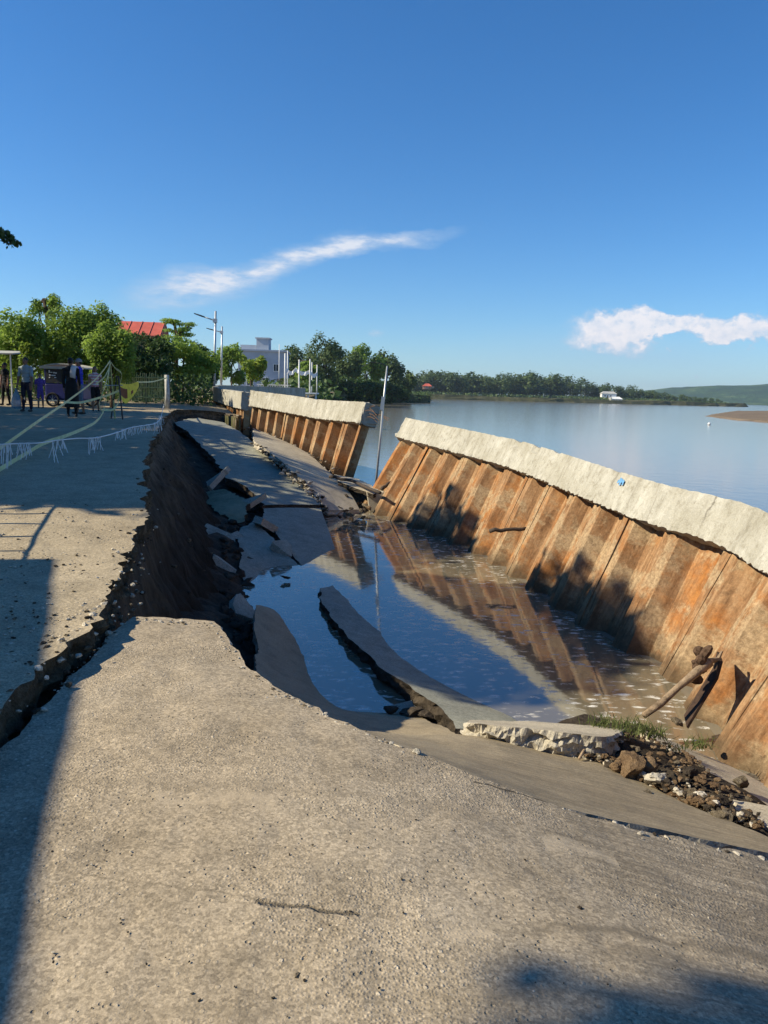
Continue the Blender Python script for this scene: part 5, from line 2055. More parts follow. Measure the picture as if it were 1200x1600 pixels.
# driftwood log, dark gap between two piles, sticks
lg = empty('driftwood_log', tuple(W(1008, 1118, -1.3)), 'bare driftwood log leaning from the pond onto the near wall', 'log')
la, lb = W(1006, 1118, -1.32), D(1108, 1034, 6.9)
m = MB()
m.tube([la, la.lerp(lb, .25) + Vector((0, 0, -.02)), la.lerp(lb, .5) + Vector((.01, 0, .01)), la.lerp(lb, .75), lb], [.028, .034, .03, .04, .05], 9)
m.build('trunk', [M_DRIFT], lg, True)
m = MB()
rr = random.Random(4)
cl = D(1097, 1035, 6.9)
for k in range(10):
    m.ell(cl + Vector((rr.gauss(0, .03), rr.gauss(0, .05), rr.gauss(0, .08))), (rr.uniform(.03, .06), rr.uniform(.04, .07), rr.uniform(.05, .09)), 7, 5, rot=Matrix.Rotation(rr.uniform(0, 3), 3, 'Y'))
m.build('root_clump', [plain('root_clump_brown', (0.095, 0.06, 0.04), .95, .5, 30, .1, 0, .8)], lg)
m = MB()
m.tube([lb - Vector((.02, 0, 0)), D(1122, 1030, 7.0), D(1128, 1018, 7.05)], [.03, .022, .012], 6)
m.build('stub', [M_DRIFT], lg)
# dark strip behind the log: painted shade of an open gap between piles
ls = [D(1125, 1026, 7.05), D(1118, 1052, 6.98), D(1092, 1095, 6.85), D(1072, 1128, 6.7)]
m = MB()
m.ribbon(ls, .22, lambda t: (.25, .95, .1), thick=.012)
m.build('gap_shade_strip', [plain('painted_gap_shade', (0.05, 0.03, 0.02), .9, .4, 20)], None, False, tuple(ls[-1]), label='dark bent strip against the wall behind the log, coloured as the shade of a pile gap', cat='strip')
def stick(pts, r, label, mat=M_WOOD, name='stick'):
    m_ = MB()
    rr_ = random.Random(len(label))
    P_ = []
    for a_, b_ in zip(pts[:-1], pts[1:]):
        for j in range(4):
            P_.append(a_.lerp(b_, j / 4) + Vector((0, 0, rr_.uniform(-r, r) * .5)))
    P_.append(pts[-1])
    m_.tube(P_, [r * rr_.uniform(.8, 1.15) for _ in P_], 7)
    return m_.build(name, [mat], None, True, tuple(pts[0]), label=label, cat='stick')


stick([D(765, 829, 13.7), D(800, 828, 13.75), D(822, 826, 13.8)], .035, 'dark stick caught across the middle of the leaning wall', plain('dark_wet_wood', (0.06, 0.045, 0.035), .8, .4, 20))
stick([W(596, 764, -1.0), W(610, 754, -.85), W(622, 747, -.78)], .05, 'dark branch lodged against the left foot of the leaning wall', plain('dark_wet_wood', (0.06, 0.045, 0.035)))
stick([W(515, 744, -.82), W(550, 752, -.9), W(594, 770, -.98)], .045, 'dark beam lying along the thin walkway plate in the gap', plain('dark_wet_wood', (0.06, 0.045, 0.035)), 'beam')
stick([W(925, 1150, -.86), W(915, 1168, -.9), W(905, 1185, -.93)], .012, 'bleached twig hanging over the end of the white-faced slab', M_DRIFT)
stick([W(1150, 1330, -.6), W(1170, 1336, -.62)], .012, 'short dark stick in the crack at the right edge', M_WOOD)


# grass tufts
def tuft(p, n_, h_, label, spread=.12):
    rg_ = np.random.default_rng(int(abs(p[0]) * 1000) + n_)
    m_ = MB()
    for k in range(n_):
        b_ = Vector(p) + Vector((rg_.normal() * spread, rg_.normal() * spread * .7, 0))
        d_ = Vector((rg_.normal() * .5, rg_.normal() * .5, 1)).normalized()
        hh_ = h_ * rg_.uniform(.4, 1.15)
        sd = Vector((rg_.normal(), rg_.normal(), 0)).normalized() * .004
        tip = b_ + d_ * hh_ + Vector((d_.x, d_.y, -.3)) * hh_ * .35
        mid_ = b_ + d_ * hh_ * .6
        m_.add([b_ - sd, b_ + sd, mid_ + sd * .8, mid_ - sd * .8, tip], [(0, 1, 2, 3), (3, 2, 4)])
    return m_.build('grass_tuft', [M_GRASS], None, False, tuple(p), label=label, cat='grass', group='grass tufts at the broken slab')


tuft(W(945, 1137, -.98), 150, .12, 'green grass tuft on the left behind the white-faced slab', .07)
tuft(W(985, 1142, -.95), 150, .12, 'larger pale grass tuft at the foot of the driftwood log', .09)
tuft(W(1015, 1150, -1.0), 120, .11, 'thin grass tuft on top of the clay lump', .07)
tuft(W(1092, 1168, -1.32), 90, .12, 'small grass tuft at the water edge of the walkway slab', .06)
tuft(W(1050, 1172, -1.1), 60, .07, 'sparse grass tuft between the two broken walkway pieces', .05)

# ------------------------------------------------------------------ bamboo fence, post, barrier, tapes
FY = 36.0
fa, fb = D(192, 632, FY), D(264, 632, FY)
fz = ROADZ(fa.x, FY)
fr = empty('bamboo_fence', ((fa.x + fb.x) / 2, FY, fz), 'bamboo picket fence closing the road behind the yellow tape', 'fence')
ns = 30
for k in range(ns):
    x = fa.x + (fb.x - fa.x) * k / (ns - 1)
    h_ = 1.28 + rnd.uniform(-.12, .16)
    m = MB()
    m.tube([(x, FY, fz + .12), (x + rnd.uniform(-.02, .02), FY, fz + .12 + h_ * .5), (x + rnd.uniform(-.03, .03), FY, fz + .1 + h_)], [.022, .02, .018], 6)
    m.build('bamboo_slat', [M_BAMBOO], fr)
for z_ in (.3, .75, 1.2):
    m = MB()
    m.tube([(fa.x - .1, FY - .045, fz + z_), (fb.x + .1, FY - .045, fz + z_)], .026, 7)
    m.build('rail', [M_BAMBOO], fr)
for x in (fa.x, (fa.x + fb.x) / 2, fb.x):
    m = MB()
    m.tube([(x, FY + .08, fz - .05), (x, FY + .08, fz + 1.35)], .045, 7)
    m.build('post', [M_WOOD], fr)
pz = D(261, 640, 33.5)
m = MB()
pp = Vector((pz.x, 33.5, ROADZ(pz.x, 33.5)))
m.tube([pp, pp + Vector((.02, 0, .7)), pp + Vector((0, 0, 1.45))], [.11, .10, .09], 9)
m.build('gate_post', [plain('whitewashed_wood', (0.42, 0.42, 0.40), .9, .35, 8)], None, True, tuple(pp), label='stout whitewashed post at the right end of the bamboo fence', cat='post')

# iron stand with yellow sign
sx_, sy_ = D(190, 655, 21.7).x, 21.7
sz_ = ROADZ(sx_, sy_)
st = empty('barrier_stand', (sx_, sy_, sz_), 'dark iron stand in the road that carries the barrier tapes', 'barrier')
m = MB()
m.tube([(sx_ + .03, sy_, sz_), (sx_ - .06, sy_, sz_ + 1.2)], .022, 6)
m.build('leg', [M_DARK], st)
m = MB()
m.tube([(sx_ - .42, sy_ + .35, sz_), (sx_ - .10, sy_, sz_ + 1.2)], .02, 6)
m.build('leg', [M_DARK], st)
apex = D(172, 564, 21.9)
m = MB()
m.tube([(apex.x + .1, 21.9, ROADZ(apex.x, 21.9)), tuple(apex)], [.024, .016], 6)
m.build('pole', [M_BAMBOO], st)
m = MB()
m.tube([(sx_ - .5, sy_ + .1, sz_ + .93), (sx_ + .05, sy_, sz_ + .95)], .012, 5)
m.build('crossbar', [M_STEEL], st)
M_TAPE = plain('pale_yellow_tape', (0.62, 0.62, 0.33), .5, .2, 7)
M_YEL = plain('yellow_cloth', (0.72, 0.60, 0.06), .7, .2, 8)
# yellow banner tied between stand and fence
m = MB()
nb_ = 9
a, b = D(187, 598, 22.0), D(216, 596, 23.0)
for i in range(nb_):
    t = i / (nb_ - 1)
    p = a.lerp(b, t)
    hgt_ = .12 + .42 * math.sin(math.pi * min(1, .25 + t * .75)) + .04 * math.sin(9 * t)
    wv_ = .04 * math.sin(7 * t)
    for r in range(5):
        m.v.append((p.x, p.y + wv_ * (1 + r * .3), p.z - .06 * math.sin(math.pi * t) - hgt_ * r / 4))
for i in range(nb_ - 1):
    for r in range(4):
        q0 = i * 5 + r
        m.f.append((q0, q0 + 1, q0 + 6, q0 + 5))
        m.m.append(1 if (i in (0, 1, 2) and r in (1, 2)) or (i == 5 and r == 2) else 0)
bn = m.build('warning_banner', [M_YEL, plain('brown_stain', (0.18, 0.07, 0.03), .8)], None, False, tuple(a), label='crumpled yellow warning banner tied in front of the bamboo fence', cat='banner')
sd = bn.modifiers.new('thickness', 'SOLIDIFY')
sd.thickness = .004


def tape(pts, w, label, mat=None, twist=.6, seed=0):
    P_ = [list(p) for p in catmull([tuple(p) for p in pts], 8)]
    m_ = MB()
    m_.ribbon(P_, w, lambda t: (.15 * math.sin(9 * t + seed), .35 * math.sin(twist * 6 * t + seed), 1), thick=.0015)
    return m_.build('barrier_tape', [mat or M_TAPE], None, False, tuple(pts[0]), label=label, cat='tape', group='barrier tapes')


tape([apex, D(150, 592, 19.8), D(105, 627, 15.8), D(60, 658, 12.8), D(5, 697, 10.2), D(-60, 742, 8.8)], .052, 'taut straight yellow tape running down to the left edge')
tape([apex, D(169, 600, 21.2), D(163, 638, 19.6), D(152, 657, 17.6), D(132, 669, 15.6), D(100, 682, 13.6), D(70, 692, 12.2), D(35, 712, 10.6), D(0, 733, 9.4), D(-30, 750, 8.8)], .062, 'slack yellow tape sweeping from the pole to the ground at left', seed=1)
tape([D(100, 628, 20.5), D(125, 629, 20.8), D(150, 623, 21.2), D(170, 617, 21.6), D(187, 610, 21.8)], .06, 'short pale tape hanging level behind the taut tape', seed=2)
tape([apex, D(168, 590, 21.7), D(160, 615, 21.6), D(155, 634, 21.5), D(162, 645, 21.3)], .06, 'tape hanging straight down from the pole', seed=3)
tape([apex, D(180, 575, 22), D(190, 585, 22), D(186, 608, 22), D(185, 628, 21.9), D(176, 640, 21.7), D(160, 640, 21.5)], .06, 'tape looped around the iron stand', seed=4)
tape([D(150, 600, 21.4), D(164, 588, 21.6), apex + Vector((.02, 0, -.05))], .05, 'short tape slanting up to the pole top from the left', seed=5)
tape([D(214, 597, 23), D(225, 597, 28), D(240, 596, 32), D(262, 590, 33.4)], .05, 'thin yellow tape leading from the banner to the white post', seed=6)

# rope with white plastic fringe tassels
rp = [D(256, 632, 33.3), D(252, 650, 20), D(245, 660, 13.9), D(230, 664, 12.6), D(205, 668, 12), D(182, 676, 11.3), D(150, 684, 10.5), D(120, 685, 10.2), D(90, 688, 9.8), D(62, 692, 9.3), D(35, 693, 9.2), D(10, 694, 9.0), D(-25, 697, 8.8)]
RPc = [Vector(p) for p in catmull([tuple(p) for p in rp], 8)]
ro = empty('fringed_rope', tuple(rp[6]), 'rope hung with white plastic fringes low across the road at left', 'rope')
m = MB()
m.tube(RPc, .008, 5)
m.build('cord', [M_WPAINT], ro)
M_FRG = plain('white_plastic_strips', (0.66, 0.70, 0.72), .4, .15, 10)
for px_, w_, hp_ in ((252, 6, 22), (248, 7, 20), (243, 7, 14), (232, 9, 12), (222, 10, 13), (212, 9, 14), (203, 8, 12), (194, 9, 14), (184, 10, 15), (153, 9, 24), (143, 10, 24), (97, 5, 20), (88, 13, 32), (46, 8, 30), (33, 9, 24), (12, 7, 36), (3, 8, 38)):
    # nearest rope point for that image column
    bp = min(RPc, key=lambda v: abs((600 + FPX * (v - CAM).dot(_R) / (v - CAM).dot(_f)) - px_))
    sc_ = bp.y / FPX
    m = MB()
    for k in range(7):
        x = bp + Vector((rnd.uniform(-.42, .42) * w_ * sc_, rnd.uniform(-.05, .05), .01))
        L_ = hp_ * sc_ * rnd.uniform(.35, 1.15)
        gr_ = ROADZ(x.x, x.y) + .01
        L_ = min(L_, max(.05, x.z - gr_))
        sw = rnd.uniform(-.4, .4) * L_
        m.ribbon([x, x + Vector((sw * .5, 0, -L_ * .5)), x + Vector((sw, 0, -L_))], .008, lambda t: (1, .3, 0), thick=.001)
    m.build('fringe', [M_FRG], ro)


# ------------------------------------------------------------------ people
def skin_mat(name, c):
    return plain(name, c, .6, .1, 20, .3)


M_SKIN = skin_mat('brown_skin', (0.22, 0.12, 0.075))
M_HAIR = plain('black_hair', (0.012, 0.010, 0.010), .5, .3, 60)


def person(loc, H, face, label, shirt, trousers, shoes, group='people by the tricycle', sleeve=.5, leg_cut=.06, arms=((.10, .05), (.10, .05)), elbow=(.1, .1), step=.06, skirt=0.0,
           lean=0.0, hair='short', cap=None, stripes=None):
    """one continuous body; arms = (outward, forward) swing of each arm; face = heading, 0 looks to +Y"""
    root = empty('person', tuple(loc), label, 'person', group, face)
    k = H / 1.7
    V3 = Vector
    J = {}
    m_ = MB()
    segs = []

    def limb(pts, rad, mi, n_=10, flat=1.0):
        m_.tube(pts, rad, n_, 0, True, flat)
        for a_, b_ in zip(pts[:-1], pts[1:]):
            segs.append((V3(a_), V3(b_), mi))
    hipz, shz = .90 * k, 1.40 * k
    ln = V3((0, lean, 0))
    # torso
    for z_, rx_, ry_ in ((.90, .155, .115), (1.0, .15, .11), (1.12, .15, .105), (1.25, .17, .115), (1.36, .165, .105)):
        m_.ell(V3((0, lean * (z_ - .9) / .5, z_ * k)), (rx_ * k, ry_ * k, .11 * k), 14, 8)
    segs.append((V3((0, 0, .97 * k)), V3((0, lean * .4, 1.30 * k)), 1))
    segs.append((V3((-.12 * k, lean * .5, 1.36 * k)), V3((.12 * k, lean * .5, 1.36 * k)), 1))
    segs.append((V3((-.08 * k, 0, .88 * k)), V3((.08 * k, 0, .88 * k)), 2))
    # neck and head with nose, ears, chin
    hc_ = V3((0, lean * .7 + .015 * k, 1.585 * k))
    limb([V3((0, lean * .5, 1.40 * k)), V3((0, lean * .65, 1.50 * k))], [.058 * k, .052 * k], 0)
    m_.ell(hc_, (.072 * k, .088 * k, .108 * k), 14, 10)
    m_.ell(hc_ + V3((0, .035 * k, -.06 * k)), (.05 * k, .055 * k, .05 * k), 10, 7)
    m_.ell(hc_ + V3((0, .093 * k, -.012 * k)), (.015 * k, .02 * k, .025 * k), 8, 6)
    for sd_ in (-1, 1):
        m_.ell(hc_ + V3((sd_ * .073 * k, -.005 * k, -.005 * k)), (.014 * k, .02 * k, .03 * k), 8, 6)
    segs.append((hc_ - V3((0, 0, .05 * k)), hc_ + V3((0, 0, .06 * k)), 0))
    # legs
    for i_, sd_ in enumerate((-1, 1)):
        hp_ = V3((sd_ * .085 * k, 0, .90 * k))
        kn = V3((sd_ * .095 * k, sd_ * step * .5 + .02 * k, .49 * k))
        an = V3((sd_ * .10 * k, sd_ * step, .085 * k))
        limb([hp_, hp_.lerp(kn, .5), kn], [.095 * k, .085 * k, .062 * k], 2)
        limb([kn, kn.lerp(an, .35) - V3((0, .012 * k, 0)), an], [.06 * k, .058 * k, .038 * k], 2)
        m_.ell(an + V3((0, .055 * k, -.045 * k)), (.042 * k, .125 * k, .04 * k), 10, 7)
        segs.append((an + V3((0, -.05 * k, -.05 * k)), an + V3((0, .16 * k, -.05 * k)), 3))
    # arms with hands of five fingers
    hands = []
    for i_, sd_ in enumerate((-1, 1)):
        out_, fwd_ = arms[i_]
        sh_ = V3((sd_ * .185 * k, lean * .5, 1.37 * k))
        d1 = V3((sd_ * out_, fwd_, -1)).normalized()
        el_ = sh_ + d1 * .29 * k
        d2 = V3((sd_ * out_ * .3, fwd_ + elbow[i_], -1 + elbow[i_] * .45)).normalized()
        wr_ = el_ + d2 * .25 * k
        limb([sh_ - V3((sd_ * .05 * k, 0, 0)), sh_, sh_.lerp(el_, .5), el_], [.06 * k, .058 * k, .05 * k, .042 * k], 4)
        limb([el_, el_.lerp(wr_, .3), wr_], [.041 * k, .040 * k, .028 * k], 5)
        pm_ = wr_ + d2 * .05 * k
        m_.ell(pm_, (.022 * k, .04 * k, .052 * k), 10, 7, rot=d2.to_track_quat('-Z', 'Y').to_matrix())
        segs.append((wr_, pm_ + d2 * .14 * k, 0))
        fq = V3((0, 1, 0))
        inn = V3((-sd_, 0, 0))
        for f_, ln_ in zip((-.028, -.010, .009, .027), (.062, .075, .080, .070)):
            a_ = pm_ + fq * f_ * k + d2 * .035 * k
            b_ = a_ + d2 * ln_ * .55 * k + inn * .006 * k
            c_ = b_ + d2 * ln_ * .45 * k + inn * .022 * k
            m_.tube([a_, b_, c_], [.0098 * k, .009 * k, .0075 * k], 6)
        a_ = pm_ + fq * .03 * k - d2 * .01 * k
        m_.tube([a_, a_ + fq * .022 * k + d2 * .028 * k, a_ + fq * .028 * k + d2 * .055 * k + inn * .012 * k], [.0115 * k, .0105 * k, .0085 * k], 6)
        hands.append(pm_ + d2 * .05 * k)
    if skirt:
        zb = (.90 - skirt) * k
        ring_n = 20
        vs, fs = [], []
        for j_, (zz, rx_, ry_) in enumerate(((1.0 * k, .145 * k, .11 * k), (.9 * k, .17 * k, .135 * k), ((.9 - skirt * .5) * k, .19 * k, .155 * k), (zb, .205 * k, .175 * k))):
            for q_ in range(ring_n):
                a_ = 2 * math.pi * q_ / ring_n
                w_ = 1 + (.05 * math.sin(5 * a_) if j_ > 1 else 0)
                vs.append(V3((rx_ * w_ * math.cos(a_), ry_ * w_ * math.sin(a_), zz)))
        for j_ in range(3):
            for q_ in range(ring_n):
                fs.append((j_ * ring_n + q_, (j_ + 1) * ring_n + q_, (j_ + 1) * ring_n + (q_ + 1) % ring_n, j_ * ring_n + (q_ + 1) % ring_n))
        fs.append(tuple(range(ring_n)))
        fs.append(tuple(reversed(range(3 * ring_n, 4 * ring_n))))
        m_.add(vs, fs, 0)
    tmp = bpy.data.objects.new('tmp', m_.mesh('tmp', [M_SKIN]))
    COL.objects.link(tmp)
    rm = tmp.modifiers.new('r', 'REMESH')
    rm.mode = 'VOXEL'
    rm.voxel_size = .0105
    sm_ = tmp.modifiers.new('s', 'SMOOTH')
    sm_.iterations = 2
    sm_.factor = .4
    dg = bpy.context.evaluated_depsgraph_get()
    me_ = bpy.data.meshes.new_from_object(tmp.evaluated_get(dg))
    me_.name = 'body'
    bpy.data.objects.remove(tmp)
    mats_ = [M_SKIN, shirt, trousers, shoes, stripes or shirt]
    me_.materials.clear()
    for mt in mats_:
        me_.materials.append(mt)
    nP = len(me_.polygons)
    cen = np.zeros(nP * 3, np.float32)
    me_.polygons.foreach_get('center', cen)
    cen = cen.reshape(-1, 3).astype(float)
    best = np.full(nP, 1e9)
    idx = np.zeros(nP, np.int32)
    tpar = np.zeros(nP)
    for (a_, b_, mi) in segs:
        A_, B_ = np.array(a_), np.array(b_)
        ab = B_ - A_
        t_ = np.clip(((cen - A_) @ ab) / (ab @ ab), 0, 1)
        d_ = np.linalg.norm(cen - (A_ + t_[:, None] * ab), axis=1)
        if mi == 1:
            d_ = d_ - .06
        up_ = d_ < best
        best[up_] = d_[up_]
        idx[up_] = mi
        tpar[up_] = t_[up_]
    out = idx.copy()
    z_ = cen[:, 2] / k
    out[(idx == 4)] = 1                                     # upper arm: sleeve
    if sleeve < 1:
        out[(idx == 4) & (z_ < 1.37 - .29 * max(sleeve, .05))] = 0
    out[idx == 5] = 1 if sleeve > 1 else 0
    out[(idx == 2) & (z_ < leg_cut)] = 0
    out[(idx == 2) & (z_ > .97)] = 1
    out[(idx == 1) & (z_ < .93)] = 2
    out[(idx == 0) & (z_ > .93) & (z_ < 1.44)] = np.where(np.abs(cen[(idx == 0) & (z_ > .93) & (z_ < 1.44), 0]) < .2 * k, 1, 0)
    if skirt:
        out[(z_ < .98) & (z_ > .9 - skirt - .01) & (np.abs(cen[:, 0]) < .23 * k) & (idx != 0) & (idx != 5)] = 2
    if stripes is not None:
        band = (np.floor(z_ / .055).astype(int) % 2) == 0
        out[(out == 1) & band] = 4
    me_.polygons.foreach_set('material_index', out.astype(np.int32))
    me_.polygons.foreach_set('use_smooth', np.ones(nP, bool))
    bo_ = bpy.data.objects.new('body', me_)
    COL.objects.link(bo_)
    bo_.parent = root
    # face marks: eyes and mouth
    fm = MB()
    for sd_ in (-1, 1):
        fm.ell(hc_ + V3((sd_ * .03 * k, .082 * k, .004 * k)), (.012 * k, .008 * k, .007 * k), 8, 5)
    fm.ell(hc_ + V3((0, .082 * k, -.055 * k)), (.022 * k, .012 * k, .006 * k), 8, 5)
    fo_ = bpy.data.objects.new('face', fm.mesh('face', [M_HAIR], True))
    COL.objects.link(fo_)
    fo_.parent = root
    # hair
    hm_ = MB()
    hm_.ell(hc_ + V3((0, -.018 * k, .028 * k)), (.080 * k, .090 * k, .095 * k), 14, 9)
    if hair == 'long':
        hm_.ell(hc_ + V3((0, -.055 * k, -.07 * k)), (.072 * k, .045 * k, .13 * k), 12, 8)
    ho_ = bpy.data.objects.new('hair', hm_.mesh('hair', [M_HAIR], True))
    COL.objects.link(ho_)
    ho_.parent = root
    if cap is not None:
        cm_ = MB()
        cm_.ell(hc_ + V3((0, -.01 * k, .05 * k)), (.088 * k, .10 * k, .085 * k), 14, 8)
        q = [hc_ + V3((x_ * k, y_ * k, z2 * k)) for z2 in (.045, .058) for x_, y_ in ((-.07, .06), (.07, .06), (.05, .17), (-.05, .17))]
        cm_.add(q, [(3, 2, 1, 0), (4, 5, 6, 7), (0, 1, 5, 4), (1, 2, 6, 5), (2, 3, 7, 6), (3, 0, 4, 7)])
        co_ = bpy.data.objects.new('cap', cm_.mesh('cap', [cap], True))
        COL.objects.link(co_)
        co_.parent = root
    return root, hands


def foot(px, py):
    q = Vector(pxs([(px, py)], ROADZ)[0])
    return Vector((q.x, q.y, ROADZ(q.x, q.y) + .012))


F_GREY = plain('grey_blue_cotton', (0.27, 0.33, 0.36), .9, .12, 14)
F_NAVY = plain('dark_navy_cloth', (0.018, 0.018, 0.035), .9, .25, 14)
F_BLACK = plain('black_cloth', (0.014, 0.013, 0.014), .9, .25, 14)
F_BLUE = plain('royal_blue_cotton', (0.03, 0.04, 0.42), .85, .15, 14)
F_PURPLE = plain('purple_print_cotton', (0.10, 0.06, 0.28), .9, .5, 40)
F_JEAN = plain('denim', (0.11, 0.16, 0.22), .9, .2, 25)
F_PINK = plain('pink_cotton', (0.50, 0.20, 0.22), .9, .15, 14)
F_WHITE = plain('white_cotton', (0.62, 0.56, 0.54), .9, .1, 14)
F_SHOE = plain('rubber_sandals', (0.05, 0.045, 0.04), .8)
F_CAPG = plain('grey_cap_cloth', (0.24, 0.25, 0.27), .9)
PI = math.pi
f1 = foot(43, 644)
p1, h1 = person(f1, 1.70, PI - .15, 'man in a grey-blue shirt and dark trousers holding a plastic bag', F_GREY, F_NAVY, F_SHOE, sleeve=.9, arms=((.10, .05), (.20, .10)), step=.05)
person(foot(64, 638), 1.22, PI + .3, 'small child in a purple print outfit between the man and the tricycle', F_PURPLE, F_PURPLE, F_SHOE, sleeve=.7, leg_cut=.40, step=.03)
person(foot(10, 634), 1.58, PI - .5, 'person in dark clothes at the very left edge', F_BLACK, F_BLACK, F_SHOE, sleeve=.5, step=.08)
person(foot(-14, 636), 1.6, PI + .6, 'person in dark clothes mostly cut off by the left edge', F_NAVY, F_BLACK, F_SHOE, sleeve=.5, step=.05)
person(foot(113, 652), 1.66, .25, 'person all in black with a pale shoulder cloth seen from behind', F_BLACK, F_BLACK, F_SHOE, sleeve=1.2, skirt=.62, arms=((.08, .05), (.06, .3)), elbow=(.1, .5))
person(foot(126, 648), 1.68, PI * .6, 'man in a royal blue shirt and grey cap beside the person in black', F_BLUE, F_JEAN, F_SHOE, sleeve=.75, leg_cut=.42, cap=F_CAPG, step=.1)
person(foot(150, 643), 1.52, PI + .35, 'woman in a pink and white striped top right of the tricycle', F_PINK, F_BLACK, F_SHOE, sleeve=.3, leg_cut=.38, stripes=F_WHITE, hair='long', step=.05, arms=((.1, .1), (.1, .2)), elbow=(.2, .4))
# pale shoulder cloth on the person in black
pc = foot(113, 652)
m = MB()
m.ribbon([pc + Vector(v) for v in ((.10, -.125, 1.10), (.11, -.135, 1.25), (.12, -.10, 1.38), (.12, -.02, 1.435), (.12, .07, 1.40), (.11, .12, 1.28))], .15, lambda t: (1, .25, -.25), thick=.006)
m.build('shoulder_cloth', [F_WHITE], None, True, tuple(pc + Vector((.10, -.085, 1.15))), label='pale cloth lying over the shoulder of the person in black', cat='cloth')
# plastic bag in the man's hand
Mb = Mat('translucent_blue_plastic', .35, .4)
Mb.col(Mb.ramp(Mb.noise(9, 4), [(.3, (.08, .22, .34)), (.7, (.25, .42, .55))]))
Mb.b.inputs['Alpha'].default_value = .75
hw = f1 + Matrix.Rotation(PI - .15, 3, 'Z') @ h1[1]
m = MB()
vs, fs = [], []
for j_, (dz, r_) in enumerate(((.0, .02), (-.08, .035), (-.16, .07), (-.32, .13), (-.5, .16), (-.62, .15), (-.66, .09))):
    for k in range(14):
        a = 2 * PI * k / 14
        w_ = 1 + .14 * math.sin(3 * a + j_) + .08 * math.sin(5 * a + 2 * j_)
        vs.append(hw + Vector((-.03 + r_ * w_ * math.cos(a), r_ * .7 * w_ * math.sin(a), dz)))
for j_ in range(6):
    for k in range(14):
        fs.append((j_ * 14 + k, (j_ + 1) * 14 + k, (j_ + 1) * 14 + (k + 1) % 14, j_ * 14 + (k + 1) % 14))
fs.append(tuple(range(6 * 14, 7 * 14)))
m.add(vs, fs)
m.build('plastic_bag', [Mb.m], None, True, tuple(hw - Vector((0, 0, .66))), label='large translucent blue plastic bag hanging from the hand of the man in grey', cat='bag')


# ------------------------------------------------------------------ tricycle with sidecar
tb = foot(96, 637) + Vector((-.1, 1.1, 0))
TR = empty('tricycle', tuple(tb), 'dark blue passenger tricycle with pale roof parked behind the people', 'tricycle')
M_TBLUE = plain('dark_blue_paint', (0.018, 0.018, 0.13), .35, .2, 5, .5)
M_TCREAM = plain('pale_roof_canvas', (0.50, 0.47, 0.40), .8, .15, 5)
M_TEAL = plain('teal_panel', (0.03, 0.14, 0.22), .4, .2, 5)
M_RUB = plain('tyre_rubber', (0.02, 0.02, 0.02), .9)


def tbox(name, c, s, mat, par=TR, bev=.02):
    m_ = MB()
    m_.box(tb + Vector(c), s)
    o_ = m_.build(name, [mat], par)
    if bev:
        b_ = o_.modifiers.new('bevel', 'BEVEL')
        b_.width = bev
        b_.segments = 2
    return o_


# lower body, pillars, roof
tbox('lower_body', (0, 0, .58), (1.45, 1.2, .62), M_TBLUE, bev=.06)
tbox('sill', (0, -.02, .24), (1.50, 1.24, .06), plain('chrome', (.5, .5, .5), .25, .1, 5, .5, .9))
for x_ in (-.69, -.02, .69):
    for y_ in (-.57, .57):
        tbox('pillar', (x_, y_, 1.18), (.06, .06, .62), M_TBLUE, bev=.01)
m = MB()
n_ = 9
vs, fs = [], []
for i in range(n_ + 1):
    a = -1 + 2 * i / n_
    z_ = 1.50 + .14 * (1 - a * a)
    for y_ in (-.72, .72):
        vs.append(tb + Vector((a * .84, y_, z_)))
    for y_ in (-.72, .72):
        vs.append(tb + Vector((a * .84, y_, z_ - .05)))
for i in range(n_):
    a = 4 * i
    fs += [(a, a + 4, a + 5, a + 1), (a + 2, a + 3, a + 7, a + 6), (a, a + 2, a + 6, a + 4), (a + 1, a + 5, a + 7, a + 3)]
fs += [(0, 1, 3, 2), (4 * n_, 4 * n_ + 2, 4 * n_ + 3, 4 * n_ + 1)]
m.add(vs, fs)
rf = m.build('roof', [M_TCREAM], TR)
m = MB()
m.box(tb + Vector((0, -.735, 1.47)), (1.66, .03, .09))
m.build('roof_valance', [M_TCREAM], rf)
tbox('rear_panel', (-.36, -.59, 1.16), (.60, .03, .50), M_DARK, bev=0)
tbox('side_panel', (.36, -.59, 1.06), (.62, .03, .34), M_TEAL, bev=0)
sg = tbox('sign_board', (.34, -.60, 1.34), (.62, .02, .15), M_TBLUE, bev=0)
# white lettering on the sign board and white stickers on the rear panel
tcu = bpy.data.curves.new('lettering', 'FONT')
tcu.body = 'ABAC'
tcu.size = .15
tcu.extrude = .002
to_ = bpy.data.objects.new('tmp_text', tcu)
COL.objects.link(to_)
dg = bpy.context.evaluated_depsgraph_get()
tme = bpy.data.meshes.new_from_object(to_.evaluated_get(dg))
bpy.data.objects.remove(to_)
tme.materials.clear()
tme.materials.append(M_WPAINT)
tme.transform(Matrix.Rotation(PI / 2, 4, 'X'))
lo_ = bpy.data.objects.new('lettering', tme)
COL.objects.link(lo_)
lo_.parent = sg
lo_.location = Vector((.12, -.616, 1.29))
for (x_, z_, w_, h_) in ((-.52, 1.32, .05, .10), (-.44, 1.29, .08, .03), (-.34, 1.28, .05, .05), (-.27, 1.27, .06, .05), (-.50, 1.19, .06, .05), (-.37, 1.18, .16, .035), (-.52, 1.10, .05, .04), (-.30, 1.10, .07, .03)):
    m = MB()
    m.box(tb + Vector((x_, -.609, z_)), (w_, .006, h_))
    m.build('sticker', [M_WPAINT], TR)
